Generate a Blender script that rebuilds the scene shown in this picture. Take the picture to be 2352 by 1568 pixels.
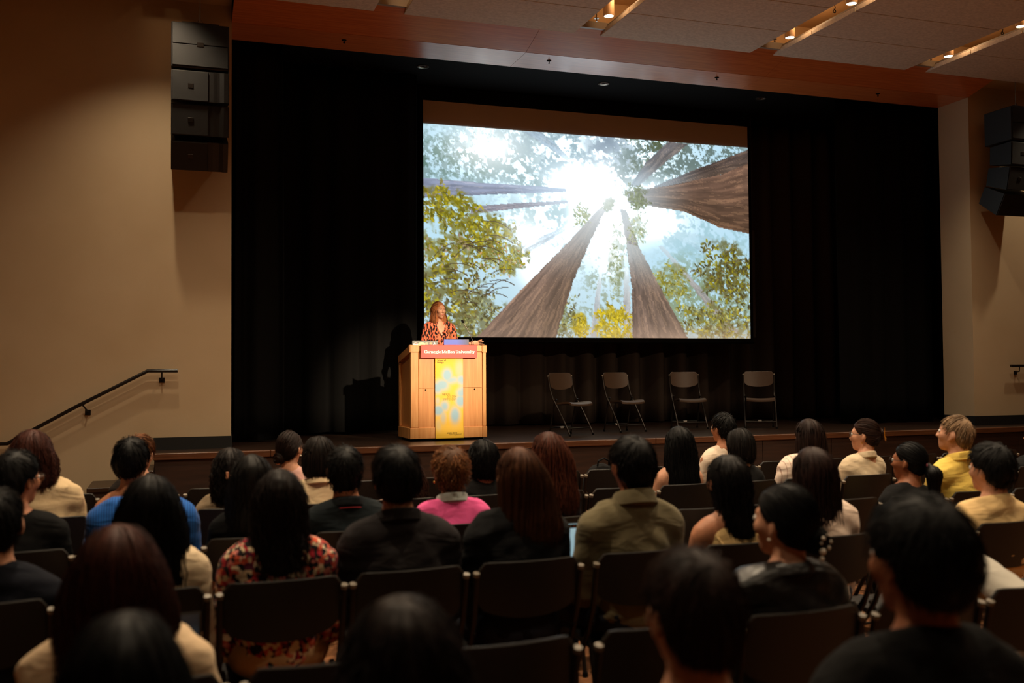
import bpy, math, random
import numpy as np
from mathutils import Vector, Matrix

for o in list(bpy.data.objects):
    bpy.data.objects.remove(o)
SC = bpy.context.scene
COL = SC.collection
RNG = np.random.default_rng(7)
random.seed(7)
PI = math.pi

# ------------------------------------------------------------------ camera
CH = 1.6
FPX = 2287.0
YAW, PIT, ROL = (math.radians(a) for a in (18.758, 1.816, -0.4225))
def cam_axes():
    cy, sy, cp, sp = math.cos(YAW), math.sin(YAW), math.cos(PIT), math.sin(PIT)
    f = np.array([sy * cp, cy * cp, sp]); r = np.array([cy, -sy, 0.0]); u = np.cross(r, f)
    c, s = math.cos(ROL), math.sin(ROL)
    return r * c + u * s, -r * s + u * c, f
CR, CU, CF = cam_axes()
CAMP = np.array([0.0, 0.0, CH])
cam = bpy.data.cameras.new('camera')
cam.sensor_width = 36.0
cam.lens = FPX / 2352 * 36.0
cam.clip_end = 100
cam.dof.use_dof = True
cam.dof.focus_distance = 12.3
cam.dof.aperture_fstop = 2.1
co = bpy.data.objects.new('camera', cam); COL.objects.link(co)
M = Matrix.Identity(4)
for i in range(3):
    M[i][0], M[i][1], M[i][2], M[i][3] = CR[i], CU[i], -CF[i], CAMP[i]
co.matrix_world = M
SC.camera = co
def ray(x, y): return CR * (x - 1176) / FPX - CU * (y - 784) / FPX + CF
def on_y(x, y, Y): d = ray(x, y); return CAMP + d * Y / d[1]
def on_z(x, y, z): d = ray(x, y); return CAMP + d * (z - CH) / d[2]

# ------------------------------------------------------------------ world, exposure, large lights
SC.view_settings.view_transform = 'Standard'
SC.view_settings.look = 'None'
SC.view_settings.gamma = 1.0
SC.view_settings.use_curve_mapping = False
SC.view_settings.exposure = 0.0
w = bpy.data.worlds.new('hall_dark'); SC.world = w
w.use_nodes = True
w.node_tree.nodes['Background'].inputs[0].default_value = (0.9, 0.75, 0.6, 1)
w.node_tree.nodes['Background'].inputs[1].default_value = 0.0
SC.cycles.max_bounces = 4; SC.cycles.diffuse_bounces = 3; SC.cycles.glossy_bounces = 2; SC.cycles.caustics_reflective = False; SC.cycles.caustics_refractive = False
def spot(name, loc, target, power, size=40, blend=0.5, col=(1, .8, .58), rad=.08):
    l = bpy.data.lights.new(name, 'SPOT'); l.energy = power; l.spot_size = math.radians(size)
    l.spot_blend = blend; l.color = col; l.shadow_soft_size = rad
    o = bpy.data.objects.new(name, l); COL.objects.link(o); o.location = loc
    o.rotation_euler = (Vector(target) - Vector(loc)).to_track_quat('-Z', 'Y').to_euler()
    return o
# stage profiles hung over the audience, aimed at the lectern and the chairs
spot('stage_spot_lectern', (6.6, 0.2, 5.7), (3.42, 12.5, 1.75), 14000, 10, 1.0, (1, .80, .54), .06)
spot('stage_spot_chairs', (8.6, 0.4, 5.7), (6.9, 13.2, 1.1), 950, 22, 1.0, (1, .72, .46), .06)
# house lights: one lamp under the ceiling downlights
LAMP_X = [-0.15, 2.41, 4.98, 7.54, 10.09]
LAMP_Y = [10.92, 9.68, 8.44, 7.2, 5.96, 4.72, 3.48, 2.24]
for ix, X in enumerate(LAMP_X + [12.65]):
    for Y in ([10.92, 9.68] if ix < 5 else [10.92]):
        spot('downlight_lamp', (X, Y, 5.88), (X, Y, 0), 190 if ix == 0 else 160, 110, 1.0, (1, .79, .54), .06)
    for Y, e in ((7.0, 540), (4.1, 430), (.8, 90)):
        if ix < 4: spot('downlight_lamp', (X, Y, 5.88), (X, Y, 0), e, 120, 1.0, (1, .79, .54), .06)
for X in LAMP_X:      # added unseen lamps, standing in for spill off the housings inside the slots
    for Y in (10.75, 9.5):
        l = bpy.data.lights.new('slot_fill_lamp', 'POINT'); l.energy = 4.0; l.color = (1, .62, .32); l.shadow_soft_size = .03
        o = bpy.data.objects.new('slot_fill_lamp', l); COL.objects.link(o); o.location = (X + .1, Y, 6.12)

# ------------------------------------------------------------------ materials
def mat(name, col, rough=.6, metal=0, spec=.5, emit=None, est=0, bump=None, noise=None, trans=0, coat=0, alpha=None):
    m = bpy.data.materials.new(name); m.use_nodes = True
    nt = m.node_tree; b = nt.nodes['Principled BSDF']
    b.inputs['Base Color'].default_value = (*col, 1)
    b.inputs['Roughness'].default_value = rough
    b.inputs['Metallic'].default_value = metal
    b.inputs['Specular IOR Level'].default_value = spec
    b.inputs['Transmission Weight'].default_value = trans
    b.inputs['Coat Weight'].default_value = coat; b.inputs['Coat Roughness'].default_value = .16
    if emit:
        b.inputs['Emission Color'].default_value = (*emit, 1); b.inputs['Emission Strength'].default_value = est
    tc = nt.nodes.new('ShaderNodeTexCoord')
    def tex(scale, stretch=(1, 1, 1), detail=4, src='Object'):
        mp = nt.nodes.new('ShaderNodeMapping'); mp.inputs['Scale'].default_value = stretch
        nt.links.new(tc.outputs[src], mp.inputs[0])
        n = nt.nodes.new('ShaderNodeTexNoise'); n.inputs['Scale'].default_value = scale; n.inputs['Detail'].default_value = detail
        nt.links.new(mp.outputs[0], n.inputs['Vector'])
        return n
    if noise:   # (scale, stretch, colour a, colour b)
        n = tex(noise[0], noise[1])
        r = nt.nodes.new('ShaderNodeValToRGB')
        r.color_ramp.elements[0].position = .32; r.color_ramp.elements[1].position = .68
        r.color_ramp.elements[0].color = (*noise[2], 1); r.color_ramp.elements[1].color = (*noise[3], 1)
        nt.links.new(n.outputs['Fac'], r.inputs[0]); nt.links.new(r.outputs[0], b.inputs['Base Color'])
    if bump:    # (scale, stretch, strength, distance)
        n = tex(bump[0], bump[1]); bp = nt.nodes.new('ShaderNodeBump')
        bp.inputs['Strength'].default_value = bump[2]; bp.inputs['Distance'].default_value = bump[3]
        nt.links.new(n.outputs['Fac'], bp.inputs['Height']); nt.links.new(bp.outputs[0], b.inputs['Normal'])
    return m
def s2l(c):
    c = np.asarray(c, float)
    return np.where(c <= .04045, c / 12.92, ((c + .055) / 1.055) ** 2.4)
def rgb(r, g, b): return tuple(float(v) for v in s2l(np.array([r, g, b]) / 255.0))
ONE = (1, 1, 1)
M_WALL = mat('beige_wall_paint', rgb(196, 172, 138), .75, bump=(90, ONE, .12, .004), noise=(1.3, ONE, rgb(192, 168, 134), rgb(200, 177, 144)))
M_BLACK = mat('black_paint', rgb(15, 14, 14), .9, spec=.1)
M_BASE = mat('black_rubber_base', rgb(16, 15, 14), .6)
M_WOOD = mat('varnished_cherry_veneer', rgb(190, 104, 58), .3, coat=.25, noise=(6, (.35, 9, 9), rgb(196, 106, 54), rgb(220, 136, 80)), bump=(5, (.3, 8, 8), .05, .003))
M_PANEL = mat('felted_ceiling_board', rgb(218, 206, 190), .9, noise=(26, (1, 1.6, 1), rgb(204, 192, 176), rgb(228, 216, 200)), bump=(60, ONE, .25, .006))
M_SLOT = mat('cream_slot_paint', rgb(214, 176, 128), .8)
M_GREY = mat('grey_metal_trim', rgb(150, 140, 128), .5)
M_STAGE = mat('dark_stained_stage_boards', rgb(40, 26, 18), .33, noise=(7, (.5, 9, 9), rgb(26, 16, 11), rgb(54, 35, 24)), bump=(16, (.4, 6, 6), .2, .003))
M_NOSE = mat('brown_stage_nosing', rgb(92, 56, 34), .38, noise=(8, (.4, 9, 9), rgb(72, 42, 25), rgb(106, 66, 41)))
M_FASCIA = mat('dark_brown_stage_fascia', rgb(48, 29, 19), .55, noise=(6, (.4, 5, 5), rgb(38, 22, 14), rgb(56, 34, 23)))
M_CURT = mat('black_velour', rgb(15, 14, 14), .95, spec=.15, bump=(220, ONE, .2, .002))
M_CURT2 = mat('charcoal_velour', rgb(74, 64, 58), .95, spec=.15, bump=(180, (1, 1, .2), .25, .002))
M_CARPET = mat('brown_carpet', rgb(120, 74, 40), .95, noise=(14, ONE, rgb(92, 54, 28), rgb(138, 88, 48)), bump=(300, ONE, .5, .004))
M_SCREEN = mat('matte_screen_fabric', rgb(228, 216, 206), .95)
M_MAPLE = mat('maple_veneer', rgb(200, 136, 76), .38, coat=.15, noise=(5, (7, 7, .4), rgb(186, 120, 62), rgb(208, 144, 84)), bump=(9, (9, 9, .4), .04, .002))
M_MAPLE2 = mat('maple_solid_edge', rgb(206, 144, 86), .36, coat=.15, noise=(6, (7, 7, .6), rgb(198, 134, 74), rgb(214, 154, 94)))
M_SIGN = mat('red_sign_enamel', rgb(214, 62, 52), .45)
M_WHITE = mat('white_lettering', rgb(250, 246, 240), .5)
M_INK = mat('black_ink', rgb(40, 34, 18), .7)
M_STEEL = mat('dark_steel_tube', rgb(44, 38, 34), .35, metal=.6)
M_PLAST = mat('black_moulded_plastic', rgb(14, 13, 12), .42, bump=(210, ONE, .35, .004))
M_RIM = mat('black_rim_highlight', rgb(34, 31, 28), .4)  # black plastic lightened to imitate downlights catching the top edge
M_CHAIRB = mat('spotlit_black_moulded_plastic', rgb(76, 58, 45), .42, bump=(160, ONE, .35, .004))  # black chair plastic with the warm stage light's brown put into its colour
M_CAP = mat('grey_nylon_cap', rgb(120, 110, 96), .45)
M_TAG = mat('white_paper_tag', rgb(235, 232, 225), .7)
M_SPK = mat('black_speaker_cabinet', rgb(19, 18, 18), .55, bump=(260, ONE, .25, .003))
M_GRILLE = mat('black_speaker_grille', rgb(15, 15, 14), .6, metal=.1, bump=(420, ONE, .5, .003))
M_LAMP = mat('glowing_lamp_lens', (1, 1, 1), .4, emit=(1, .93, .82), est=9)
M_CYL = mat('cream_lamp_housing', rgb(205, 168, 126), .6)
M_CHROME = mat('steel_hardware', rgb(150, 140, 128), .3, metal=.9)
M_RAIL = mat('black_handrail_enamel', rgb(22, 20, 19), .28)

# ------------------------------------------------------------------ object helpers
def link(name, me, m, parent=None, loc=None, rot=None, smooth=False):
    o = bpy.data.objects.new(name, me); COL.objects.link(o)
    if m is not None:
        for mm in (m if isinstance(m, (list, tuple)) else [m]): me.materials.append(mm)
    if parent is not None: o.parent = parent
    if loc is not None: o.location = loc
    if rot is not None: o.rotation_euler = rot
    if smooth: me.polygons.foreach_set('use_smooth', np.ones(len(me.polygons), bool))
    return o
def tag(o, label, cat, group=None):
    o['label'] = label; o['category'] = cat
    if group: o['group'] = group
    return o
def struct(o):
    o['kind'] = 'structure'; return o
def empty(name, loc=(0, 0, 0), rz=0):
    o = bpy.data.objects.new(name, None); COL.objects.link(o); o.location = loc; o.rotation_euler = (0, 0, rz)
    o.empty_display_size = .1
    return o
def copy_tree(o, parent=None):
    c = o.copy(); COL.objects.link(c); c.parent = parent
    for ch in o.children: copy_tree(ch, c)
    return c
def np_mesh(name, V, Q):
    me = bpy.data.meshes.new(name)
    V = np.asarray(V, np.float32); Q = np.asarray(Q, np.int32); n = Q.shape[1]
    me.vertices.add(len(V)); me.vertices.foreach_set('co', V.ravel())
    me.loops.add(Q.size); me.loops.foreach_set('vertex_index', Q.ravel())
    me.polygons.add(len(Q)); me.polygons.foreach_set('loop_start', np.arange(0, Q.size, n, dtype=np.int32))
    me.polygons.foreach_set('loop_total', np.full(len(Q), n, np.int32))
    me.update(calc_edges=True); me.validate()
    return me
class MB:
    """collects boxes, tubes, lathes and prisms into one mesh"""
    def __init__(s): s.v = []; s.f = []
    def add(s, vs, fs):
        k = len(s.v); s.v += [tuple(map(float, p)) for p in vs]; s.f += [tuple(i + k for i in f) for f in fs]; return s
    def box(s, x0, x1, y0, y1, z0, z1, b=0.0):
        if b <= 0:
            return s.add([(x, y, z) for z in (z0, z1) for y in (y0, y1) for x in (x0, x1)],
                         [(0, 2, 3, 1), (4, 5, 7, 6), (0, 1, 5, 4), (2, 6, 7, 3), (0, 4, 6, 2), (1, 3, 7, 5)])
        # chamfered box: three vertices per corner
        vs = []; idx = {}
        for i, (X, sx) in enumerate(((x0, 1), (x1, -1))):
            for j, (Y, sy) in enumerate(((y0, 1), (y1, -1))):
                for k, (Z, sz) in enumerate(((z0, 1), (z1, -1))):
                    for a in range(3):
                        idx[i, j, k, a] = len(vs)
                        vs.append((X + (0 if a == 0 else sx * b), Y + (0 if a == 1 else sy * b), Z + (0 if a == 2 else sz * b)))
        fs = []
        for i in (0, 1): fs.append([idx[i, j, k, 0] for j, k in ((0, 0), (0, 1), (1, 1), (1, 0))][::1 if i == 0 else -1])
        for j in (0, 1): fs.append([idx[i, j, k, 1] for i, k in ((0, 0), (1, 0), (1, 1), (0, 1))][::1 if j == 0 else -1])
        for k in (0, 1): fs.append([idx[i, j, k, 2] for i, j in ((0, 0), (0, 1), (1, 1), (1, 0))][::1 if k == 0 else -1])
        for j in (0, 1):
            for k in (0, 1): fs.append([idx[0, j, k, 1], idx[1, j, k, 1], idx[1, j, k, 2], idx[0, j, k, 2]])
        for i in (0, 1):
            for k in (0, 1): fs.append([idx[i, 0, k, 0], idx[i, 1, k, 0], idx[i, 1, k, 2], idx[i, 0, k, 2]])
        for i in (0, 1):
            for j in (0, 1): fs.append([idx[i, j, 0, 0], idx[i, j, 1, 0], idx[i, j, 1, 1], idx[i, j, 0, 1]])
        for c in [(i, j, k) for i in (0, 1) for j in (0, 1) for k in (0, 1)]: fs.append([idx[(*c, a)] for a in range(3)])
        return s.add(vs, fs)
    def prism(s, poly, axis, a0, a1):
        n = len(poly)
        def P(p, a): return {0: (a, p[0], p[1]), 1: (p[0], a, p[1]), 2: (p[0], p[1], a)}[axis]
        return s.add([P(p, a0) for p in poly] + [P(p, a1) for p in poly],
                     [tuple(range(n))[::-1], tuple(range(n, 2 * n))] + [(i, (i + 1) % n, n + (i + 1) % n, n + i) for i in range(n)])
    def tube(s, pts, r, n=8, caps=True):
        pts = [Vector(p) for p in pts]; rs = r if isinstance(r, (list, tuple)) else [r] * len(pts)
        rings = []; up = None
        for i, p in enumerate(pts):
            t = (pts[min(i + 1, len(pts) - 1)] - pts[max(i - 1, 0)]).normalized()
            if up is None: up = Vector((0, 0, 1)) if abs(t.z) < .9 else Vector((1, 0, 0))
            a = t.cross(up).normalized(); b = a.cross(t).normalized(); up = b
            rings.append([p + (a * math.cos(2 * PI * k / n) + b * math.sin(2 * PI * k / n)) * rs[i] for k in range(n)])
        vs = [q for rg in rings for q in rg]; fs = []
        for i in range(len(pts) - 1):
            for k in range(n): fs.append((i * n + k, i * n + (k + 1) % n, (i + 1) * n + (k + 1) % n, (i + 1) * n + k))
        if caps: fs += [tuple(range(n))[::-1], tuple(range((len(pts) - 1) * n, len(pts) * n))]
        return s.add(vs, fs)
    def lathe(s, prof, c=(0, 0, 0), n=20):
        k = len(prof); vs = [(c[0] + r * math.cos(2 * PI * j / n), c[1] + r * math.sin(2 * PI * j / n), c[2] + z) for j in range(n) for r, z in prof]
        fs = [(j * k + i, ((j + 1) % n) * k + i, ((j + 1) % n) * k + i + 1, j * k + i + 1) for j in range(n) for i in range(k - 1)]
        return s.add(vs, fs)
    def sphere(s, c, r, n=10, m=7):
        r = r if isinstance(r, (tuple, list)) else (r, r, r)
        vs = [(c[0] + r[0] * math.sin(PI * i / m) * math.cos(2 * PI * j / n), c[1] + r[1] * math.sin(PI * i / m) * math.sin(2 * PI * j / n), c[2] + r[2] * math.cos(PI * i / m)) for i in range(m + 1) for j in range(n)]
        fs = [(i * n + j, (i + 1) * n + j, (i + 1) * n + (j + 1) % n, i * n + (j + 1) % n) for i in range(m) for j in range(n)]
        return s.add(vs, fs)
    def grid(s, F, nu, nv):
        vs = [F(i / nu, j / nv) for j in range(nv + 1) for i in range(nu + 1)]; w = nu + 1
        return s.add(vs, [(j * w + i, j * w + i + 1, (j + 1) * w + i + 1, (j + 1) * w + i) for j in range(nv) for i in range(nu)])
    def mesh(s, name):
        me = bpy.data.meshes.new(name); me.from_pydata(s.v, [], s.f); me.validate(); me.update(); return me
    def build(s, name, m, parent=None, smooth=False, loc=None, rot=None):
        me = s.mesh(name)
        import bmesh
        bm = bmesh.new(); bm.from_mesh(me); bmesh.ops.recalc_face_normals(bm, faces=bm.faces); bm.to_mesh(me); bm.free()
        if smooth:
            me.polygons.foreach_set('use_smooth', np.ones(len(me.polygons), bool))
            try: me.set_sharp_from_angle(angle=math.radians(42))
            except Exception: pass
        return link(name, me, m, parent, loc, rot)

# ------------------------------------------------------------------ the hall
YW, YJ = 12.1, 12.73            # front wall plane, back of the proscenium jambs
XL, XR = 0.635, 11.53           # opening
ZH, ZP = 5.774, 5.90            # underside of header, underside of ceiling boards
ST = 0.75                       # stage height
X0, X1, YB = -5.2, 16.6, -6.5   # room extents
struct(MB().box(X0, X1, YB, 15.9, -.2, 0).build('floor', M_CARPET))
struct(MB().box(X0, XL, YW, YJ, 0, 6.6).build('wall_front_left', M_WALL))
struct(MB().box(XR, X1, YW, YJ, 0, 6.6).build('wall_front_right', M_WALL))
struct(MB().box(X0 - .2, X0, YB, 15.9, 0, 6.6).build('wall_left', M_WALL))
struct(MB().box(X1, X1 + .2, YB, 15.9, 0, 6.6).build('wall_right', M_WALL))
struct(MB().box(X0, X1, YB - .2, YB, 0, 6.6).build('wall_back', M_WALL))
struct(MB().box(X0, X1, 15.7, 15.9, 0, 6.6).build('wall_stage_back', M_BLACK))
struct(MB().box(-1.6, -1.5, YJ, 15.7, ST, 6.6).build('wall_stage_left', M_BLACK))
struct(MB().box(13.9, 14.0, YJ, 15.7, ST, 6.6).build('wall_stage_right', M_BLACK))
struct(MB().box(X0, X1, YJ, 15.7, 5.98, 6.1).build('ceiling_stage', M_BLACK))
struct(MB().box(X0, X1, YJ, YJ + .02, ZH - .0, 5.98).build('trim_1', M_BLACK))
# wooden header: flat soffit and sloped face, in three boards each
hd = struct(MB().box(XL, XR, 11.62, YJ, 6.0, 6.5).build('trim_2', M_BLACK))
for a, b in ((XL, 4.33), (4.33, 7.93), (7.93, XR)):
    g = .002
    MB().prism([(YJ, ZH), (12.105, ZH), (12.105, ZH + .03), (YJ, ZH + .03)], 0, a + g, b - g).build('soffit_board', M_WOOD, hd)
    MB().prism([(12.095, ZH + .001), (11.46, 5.935), (11.46, 5.97), (12.095, ZH + .035)], 0, a + g, b - g).build('face_board', M_WOOD, hd)
for a, b in ((X0, XL - .003), (XR + .003, X1)):
    struct(MB().box(a, b, 11.46, YW, ZP + .06, 6.1).build('trim_3', M_WALL))
struct(MB().box(X0, XL, YW - .012, YW, 0, 0.1).build('baseboard_floor', M_BASE))
struct(MB().box(-0.22, XL + .012, YW - .014, YW, ST, .893).build('baseboard_left', M_BASE))
struct(MB().box(XL, XL + .012, YW, YJ, ST, .893).build('baseboard_left_jamb', M_BASE))
struct(MB().box(XR, X1, YW - .014, YW, ST, .895).build('baseboard_right', M_BASE))
struct(MB().box(XR - .012, XR, YW - .014, YJ, ST, .895).build('baseboard_right_jamb', M_BASE))
# ceiling: upper deck, hung boards, slots between them
ce = struct(MB().box(X0, X1, YB, 11.5, 6.28, 6.4).build('ceiling', M_SLOT))
cols = [(-5.1, -2.9), (-2.53, -.33), (.03, 2.23), (2.59, 4.79), (5.15, 7.36), (7.72, 9.91), (10.27, 12.47), (12.83, 15.0)]
yj = [11.58 - .87 * k for k in range(8)]
for a, b in cols:
    for k in range(7):
        MB().box(a, b, yj[k + 1] + .007, yj[k] - .004, ZP, ZP + .06, .004).build('board', M_PANEL, ce)
    MB().box(a, b, YB, yj[7] - .004, ZP, ZP + .06).build('board', M_PANEL, ce)
    MB().box(a + .02, a + .05, YB, 11.5, ZP + .06, ZP + .09).build('channel', M_GREY, ce)
    MB().box(b - .05, b - .02, YB, 11.5, ZP + .06, ZP + .09).build('channel', M_GREY, ce)
MB().box(X0, X1, 11.40, 11.45, ZP + .03, ZP + .115).build('end_strip', M_GREY, ce)
MB().box(X0, X1, 11.43, 11.47, ZP + .115, 6.28).build('end_wall', M_SLOT, ce)

# downlights hanging in the slots, with sprinkler drops and cable hooks
dl = empty('ceiling_downlight')
cy = MB().lathe([(0, .36), (.066, .36), (.066, 0), (.058, 0), (.056, .03)], n=20).build('housing', M_CYL, dl, True)
MB().lathe([(0, .008), (.056, .006), (.057, .012)], n=20).build('lens', M_LAMP, dl)
first = True
for X in LAMP_X + [12.65]:
    for Y in LAMP_Y[:4]:
        o = dl if first else copy_tree(dl); first = False
        o.location = (X, Y, ZP + .012)
        tag(o, 'glowing white cylinder downlight hung in a ceiling slot', 'downlight', 'downlights in the ceiling slots')
def sprinkler(x, y, z, label, group, m=M_CHROME, drop=0):
    e = empty('sprinkler_head', (x, y, z))
    MB().lathe([(0, 0), (.032, 0), (.03, -.006), (0, -.006)], n=14).build('escutcheon', m, e)
    MB().lathe([(0, drop), (.007, drop), (.007, -.03), (.012, -.032), (.012, -.04), (0, -.04)], n=8).build('stem', m, e)
    tag(e, label, 'sprinkler', group)
for x in (2.0, 4.74, 7.29, 10.05):
    sprinkler(x, 12.33, ZH, 'small dark sprinkler head under the wooden header soffit', 'sprinklers under the wooden header', M_BLACK)
for x in (-.15, 2.41, 4.98, 7.54, 10.09):
    sprinkler(x - .03, 11.22, ZP + .09, 'thin sprinkler drop at the slot end by the wooden header', 'sprinkler drops in the ceiling slots', M_CHROME, .3)
for x in (2.35, 4.92, 7.48, 10.03):
    e = empty('rigging_hook', (x, 9.92, ZP + .02))
    MB().tube([(0, 0, .36), (0, 0, .06), (.012, 0, .03), (.004, 0, .0), (-.008, 0, .01)], .005, 6).build('rod', M_STEEL, e)
    MB().tube([(.0 + .018 * math.sin(a), 0, -.02 + .018 * math.cos(a)) for a in np.linspace(0, 2 * PI, 13)], .005, 6).build('ring', M_STEEL, e)
    tag(e, 'dark rigging hook hanging in a ceiling slot beside a downlight', 'hook', 'rigging hooks in the ceiling slots')
for x in (3.35, 6.16, 8.91):
    e = empty('recessed_light', (x, 13.72, 5.98))
    MB().lathe([(.05, 0), (.085, 0), (.085, -.012), (.07, -.012), (.05, .0)], n=20).build('trim_ring', M_CHROME, e, True)
    MB().lathe([(0, .002), (.05, -.002)], n=16).build('lens', mat('dark_lens', rgb(90, 60, 50), .25), e)
    tag(e, 'unlit round recessed light in the black ceiling over the stage', 'recessed light', 'recessed lights over the stage')

# ------------------------------------------------------------------ stage
YN = 11.5
sg = struct(MB().box(-.2, X1, YN + .05, 15.7, 0, ST - .05).build('stage_platform', M_FASCIA))
MB().box(-.2, X1, YN + .04, 15.7, ST - .05, ST).build('stage_deck', M_STAGE, sg)
for a in np.arange(-.2, X1 - .1, 1.09):
    MB().box(a + .003, min(a + 1.087, X1), YN + .025, YN + .05, .02, ST - .075, .003).build('fascia_panel', M_FASCIA, sg)
a = -.2 - .01
for b in (1.03, 3.43, 5.84, 8.24, 10.64, 13.04, X1):
    MB().box(a + .002, b - .002, YN, YN + .1, ST - .07, ST + .003, .006).build('nosing', M_NOSE, sg); a = b
for k, z in enumerate((.59, .43, .27, .12)):
    s = MB().box(-.2 - .32 * (k + 1), -.2 - .32 * k, YN - .17, YW - .014, 0, z - .05)
    st = struct(s.build('step_riser', M_FASCIA))
    MB().box(-.2 - .32 * (k + 1) - .02, -.2 - .32 * k, YN - .19, YW - .014, z - .05, z, .006).build('step_tread', M_STAGE, st)

# curtains
def curtain(name, x0, x1, y, z0, z1, label, m, folds=9, amp=.06, seed=0):
    r = np.random.default_rng(seed); nu = int((x1 - x0) * 46) + 12; nv = 14
    u = np.linspace(0, 1, nu); X = x0 + (x1 - x0) * u
    ph = np.cumsum(.6 + .8 * r.random(nu)); ph = ph / ph[-1] * folds * (x1 - x0) * 2 * PI / 2.2
    am = np.interp(u, np.linspace(0, 1, 14), r.uniform(.45, 1.25, 14)) * amp
    V = []
    for j in range(nv + 1):
        t = j / nv; spread = 1 + .25 * t
        wob = .012 * np.sin(ph * .37 + 3 * t + seed)
        V.append(np.stack([X + .018 * np.cos(ph) + wob, y + am * spread * np.sin(ph) + .01 * np.sin(ph * 2.3 + t), np.full(nu, z1 + (z0 - z1) * t)], 1))
    V = np.concatenate(V); i = np.arange(nu - 1)
    Q = np.concatenate([np.stack([j * nu + i, (j + 1) * nu + i, (j + 1) * nu + i + 1, j * nu + i + 1], 1) for j in range(nv)])
    me = np_mesh(name, V, Q); o = link(name, me, m, smooth=True)
    md = o.modifiers.new('thickness', 'SOLIDIFY'); md.thickness = .006
    return tag(o, label, 'curtain')
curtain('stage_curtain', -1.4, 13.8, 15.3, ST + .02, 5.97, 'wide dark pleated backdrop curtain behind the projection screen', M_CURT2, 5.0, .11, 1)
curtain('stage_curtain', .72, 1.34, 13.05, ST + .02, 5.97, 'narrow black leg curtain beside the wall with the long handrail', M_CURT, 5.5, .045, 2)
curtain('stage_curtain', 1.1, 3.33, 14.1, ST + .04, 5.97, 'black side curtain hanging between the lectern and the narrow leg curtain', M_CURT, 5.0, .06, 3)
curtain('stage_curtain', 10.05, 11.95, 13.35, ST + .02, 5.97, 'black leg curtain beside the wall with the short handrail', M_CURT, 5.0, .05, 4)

# ------------------------------------------------------------------ projection screen
YS = 14.6
sl = on_y(970.5, 229, YS); sr = on_y(1716.5, 290, YS); bl = on_y(974, 773, YS)
SX0, SX1, SZ1, SZ0 = float(sl[0]) + .01, float(sr[0]), float(sl[2]), float(on_y(1720, 777, YS)[2])
IZ1 = float(on_y(970, 283, YS)[2])
scr = empty('projection_screen', ((SX0 + SX1) / 2, YS, SZ0))
tag(scr, 'large white projection screen showing a slide of tall redwood trees', 'screen')
sw2 = (SX1 - SX0) / 2
MB().box(-sw2, sw2, .004, .01, 0, SZ1 - SZ0).build('fabric', M_SCREEN, scr)
MB().box(-sw2 - .06, sw2 + .06, .006, .016, -.06, 0).build('bottom_border', M_BLACK, scr)
MB().tube([(-sw2 - .07, .01, -.07), (sw2 + .07, .01, -.07)], .02, 8).build('weight_bar', M_BLACK, scr)
for s in (-1, 1): MB().box(min(s * sw2, s * (sw2 + .06)), max(s * sw2, s * (sw2 + .06)), .006, .016, 0, SZ1 - SZ0).build('side_border', M_BLACK, scr)
MB().box(-sw2 - .06, sw2 + .06, .006, .016, SZ1 - SZ0, 5.97 - SZ0).build('top_border', M_BLACK, scr)
e = MB().box(SX1 + .09, SX1 + .17, YS + .1, YS + .12, SZ0 + .02, SZ0 + 1.85).box(SX1 + .125, SX1 + .135, YS + .106, YS + .114, SZ0 + 1.85, 5.98).build('masking_strip', mat('grey_masking_cloth', rgb(70, 66, 64), .9))
tag(e, 'narrow grey masking strip hanging beside the projection screen', 'strip')

# the slide, painted into per-vertex colours in fractions of the picture
GU, GV = 440, 252
iu, iv = np.meshgrid(np.linspace(0, 1, GU), np.linspace(0, 1, GV))
def zc(x, y):
    u = (np.asarray(x, float) - 32) / 2050; t = 172 + 153 * u; b = 1520 + 8 * u
    return u, (np.asarray(y, float) - t) / (b - t)
def vnoise(u, v, su, sv, seed, oct=4):
    out = 0; a = 1; tot = 0
    for k in range(oct):
        r = np.random.default_rng(seed * 31 + k); gx, gy = max(2, int(su)), max(2, int(sv))
        G = r.random((gy + 2, gx + 2)); x = np.clip(u, 0, 1) * gx; y = np.clip(v, 0, 1) * gy
        i = np.floor(x).astype(int); j = np.floor(y).astype(int); fx = x - i; fy = y - j
        fx = fx * fx * (3 - 2 * fx); fy = fy * fy * (3 - 2 * fy)
        out = out + a * ((G[j, i] * (1 - fx) + G[j, i + 1] * fx) * (1 - fy) + (G[j + 1, i] * (1 - fx) + G[j + 1, i + 1] * fx) * fy)
        tot += a; a *= .55; su *= 2; sv *= 2
    return out / tot
sstep = lambda a, b, x: np.clip((x - a) / (b - a), 0, 1) ** 2 * (3 - 2 * np.clip((x - a) / (b - a), 0, 1))   # also falls when a > b
IMG = np.zeros((GV, GU, 3))
gu, gv = zc(1090, 585)
rad = np.hypot((iu - gu) * 1.72, iv - gv)
def mixi(col, a):
    global IMG
    a = np.clip(a, 0, 1)[..., None]; IMG = IMG * (1 - a) + np.asarray(col) / 255.0 * a
IMG[:] = np.array([226, 244, 252]) / 255
mixi((176, 216, 236), sstep(.1, .8, rad) * .8)
mixi((170, 214, 236), sstep(.3, .75, iu) * sstep(.42, .62, iv) * .55)
def foliage(x0, y0, x1, y1, col, dens, sc, seed, soft=.06):
    (ua, va), (ub, vb) = zc(x0, y0), zc(x1, y1)
    d = np.minimum(np.minimum((iu - ua), (ub - iu)) * 1.7, np.minimum(iv - va, vb - iv))
    m = sstep(-.06, .12, d + .16 * (vnoise(iu, iv, 9, 6, seed + 5, 3) - .5))
    n = .5 * vnoise(iu, iv, sc * 1.7, sc, seed, 3) + .5 * vnoise(iu, iv, sc * 6, sc * 3.6, seed + 2, 3)
    mixi(col, m * sstep(1 - dens, 1 - dens + soft, n + .12 * (vnoise(iu, iv, 120, 75, seed + 9, 2) - .5)))
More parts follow.
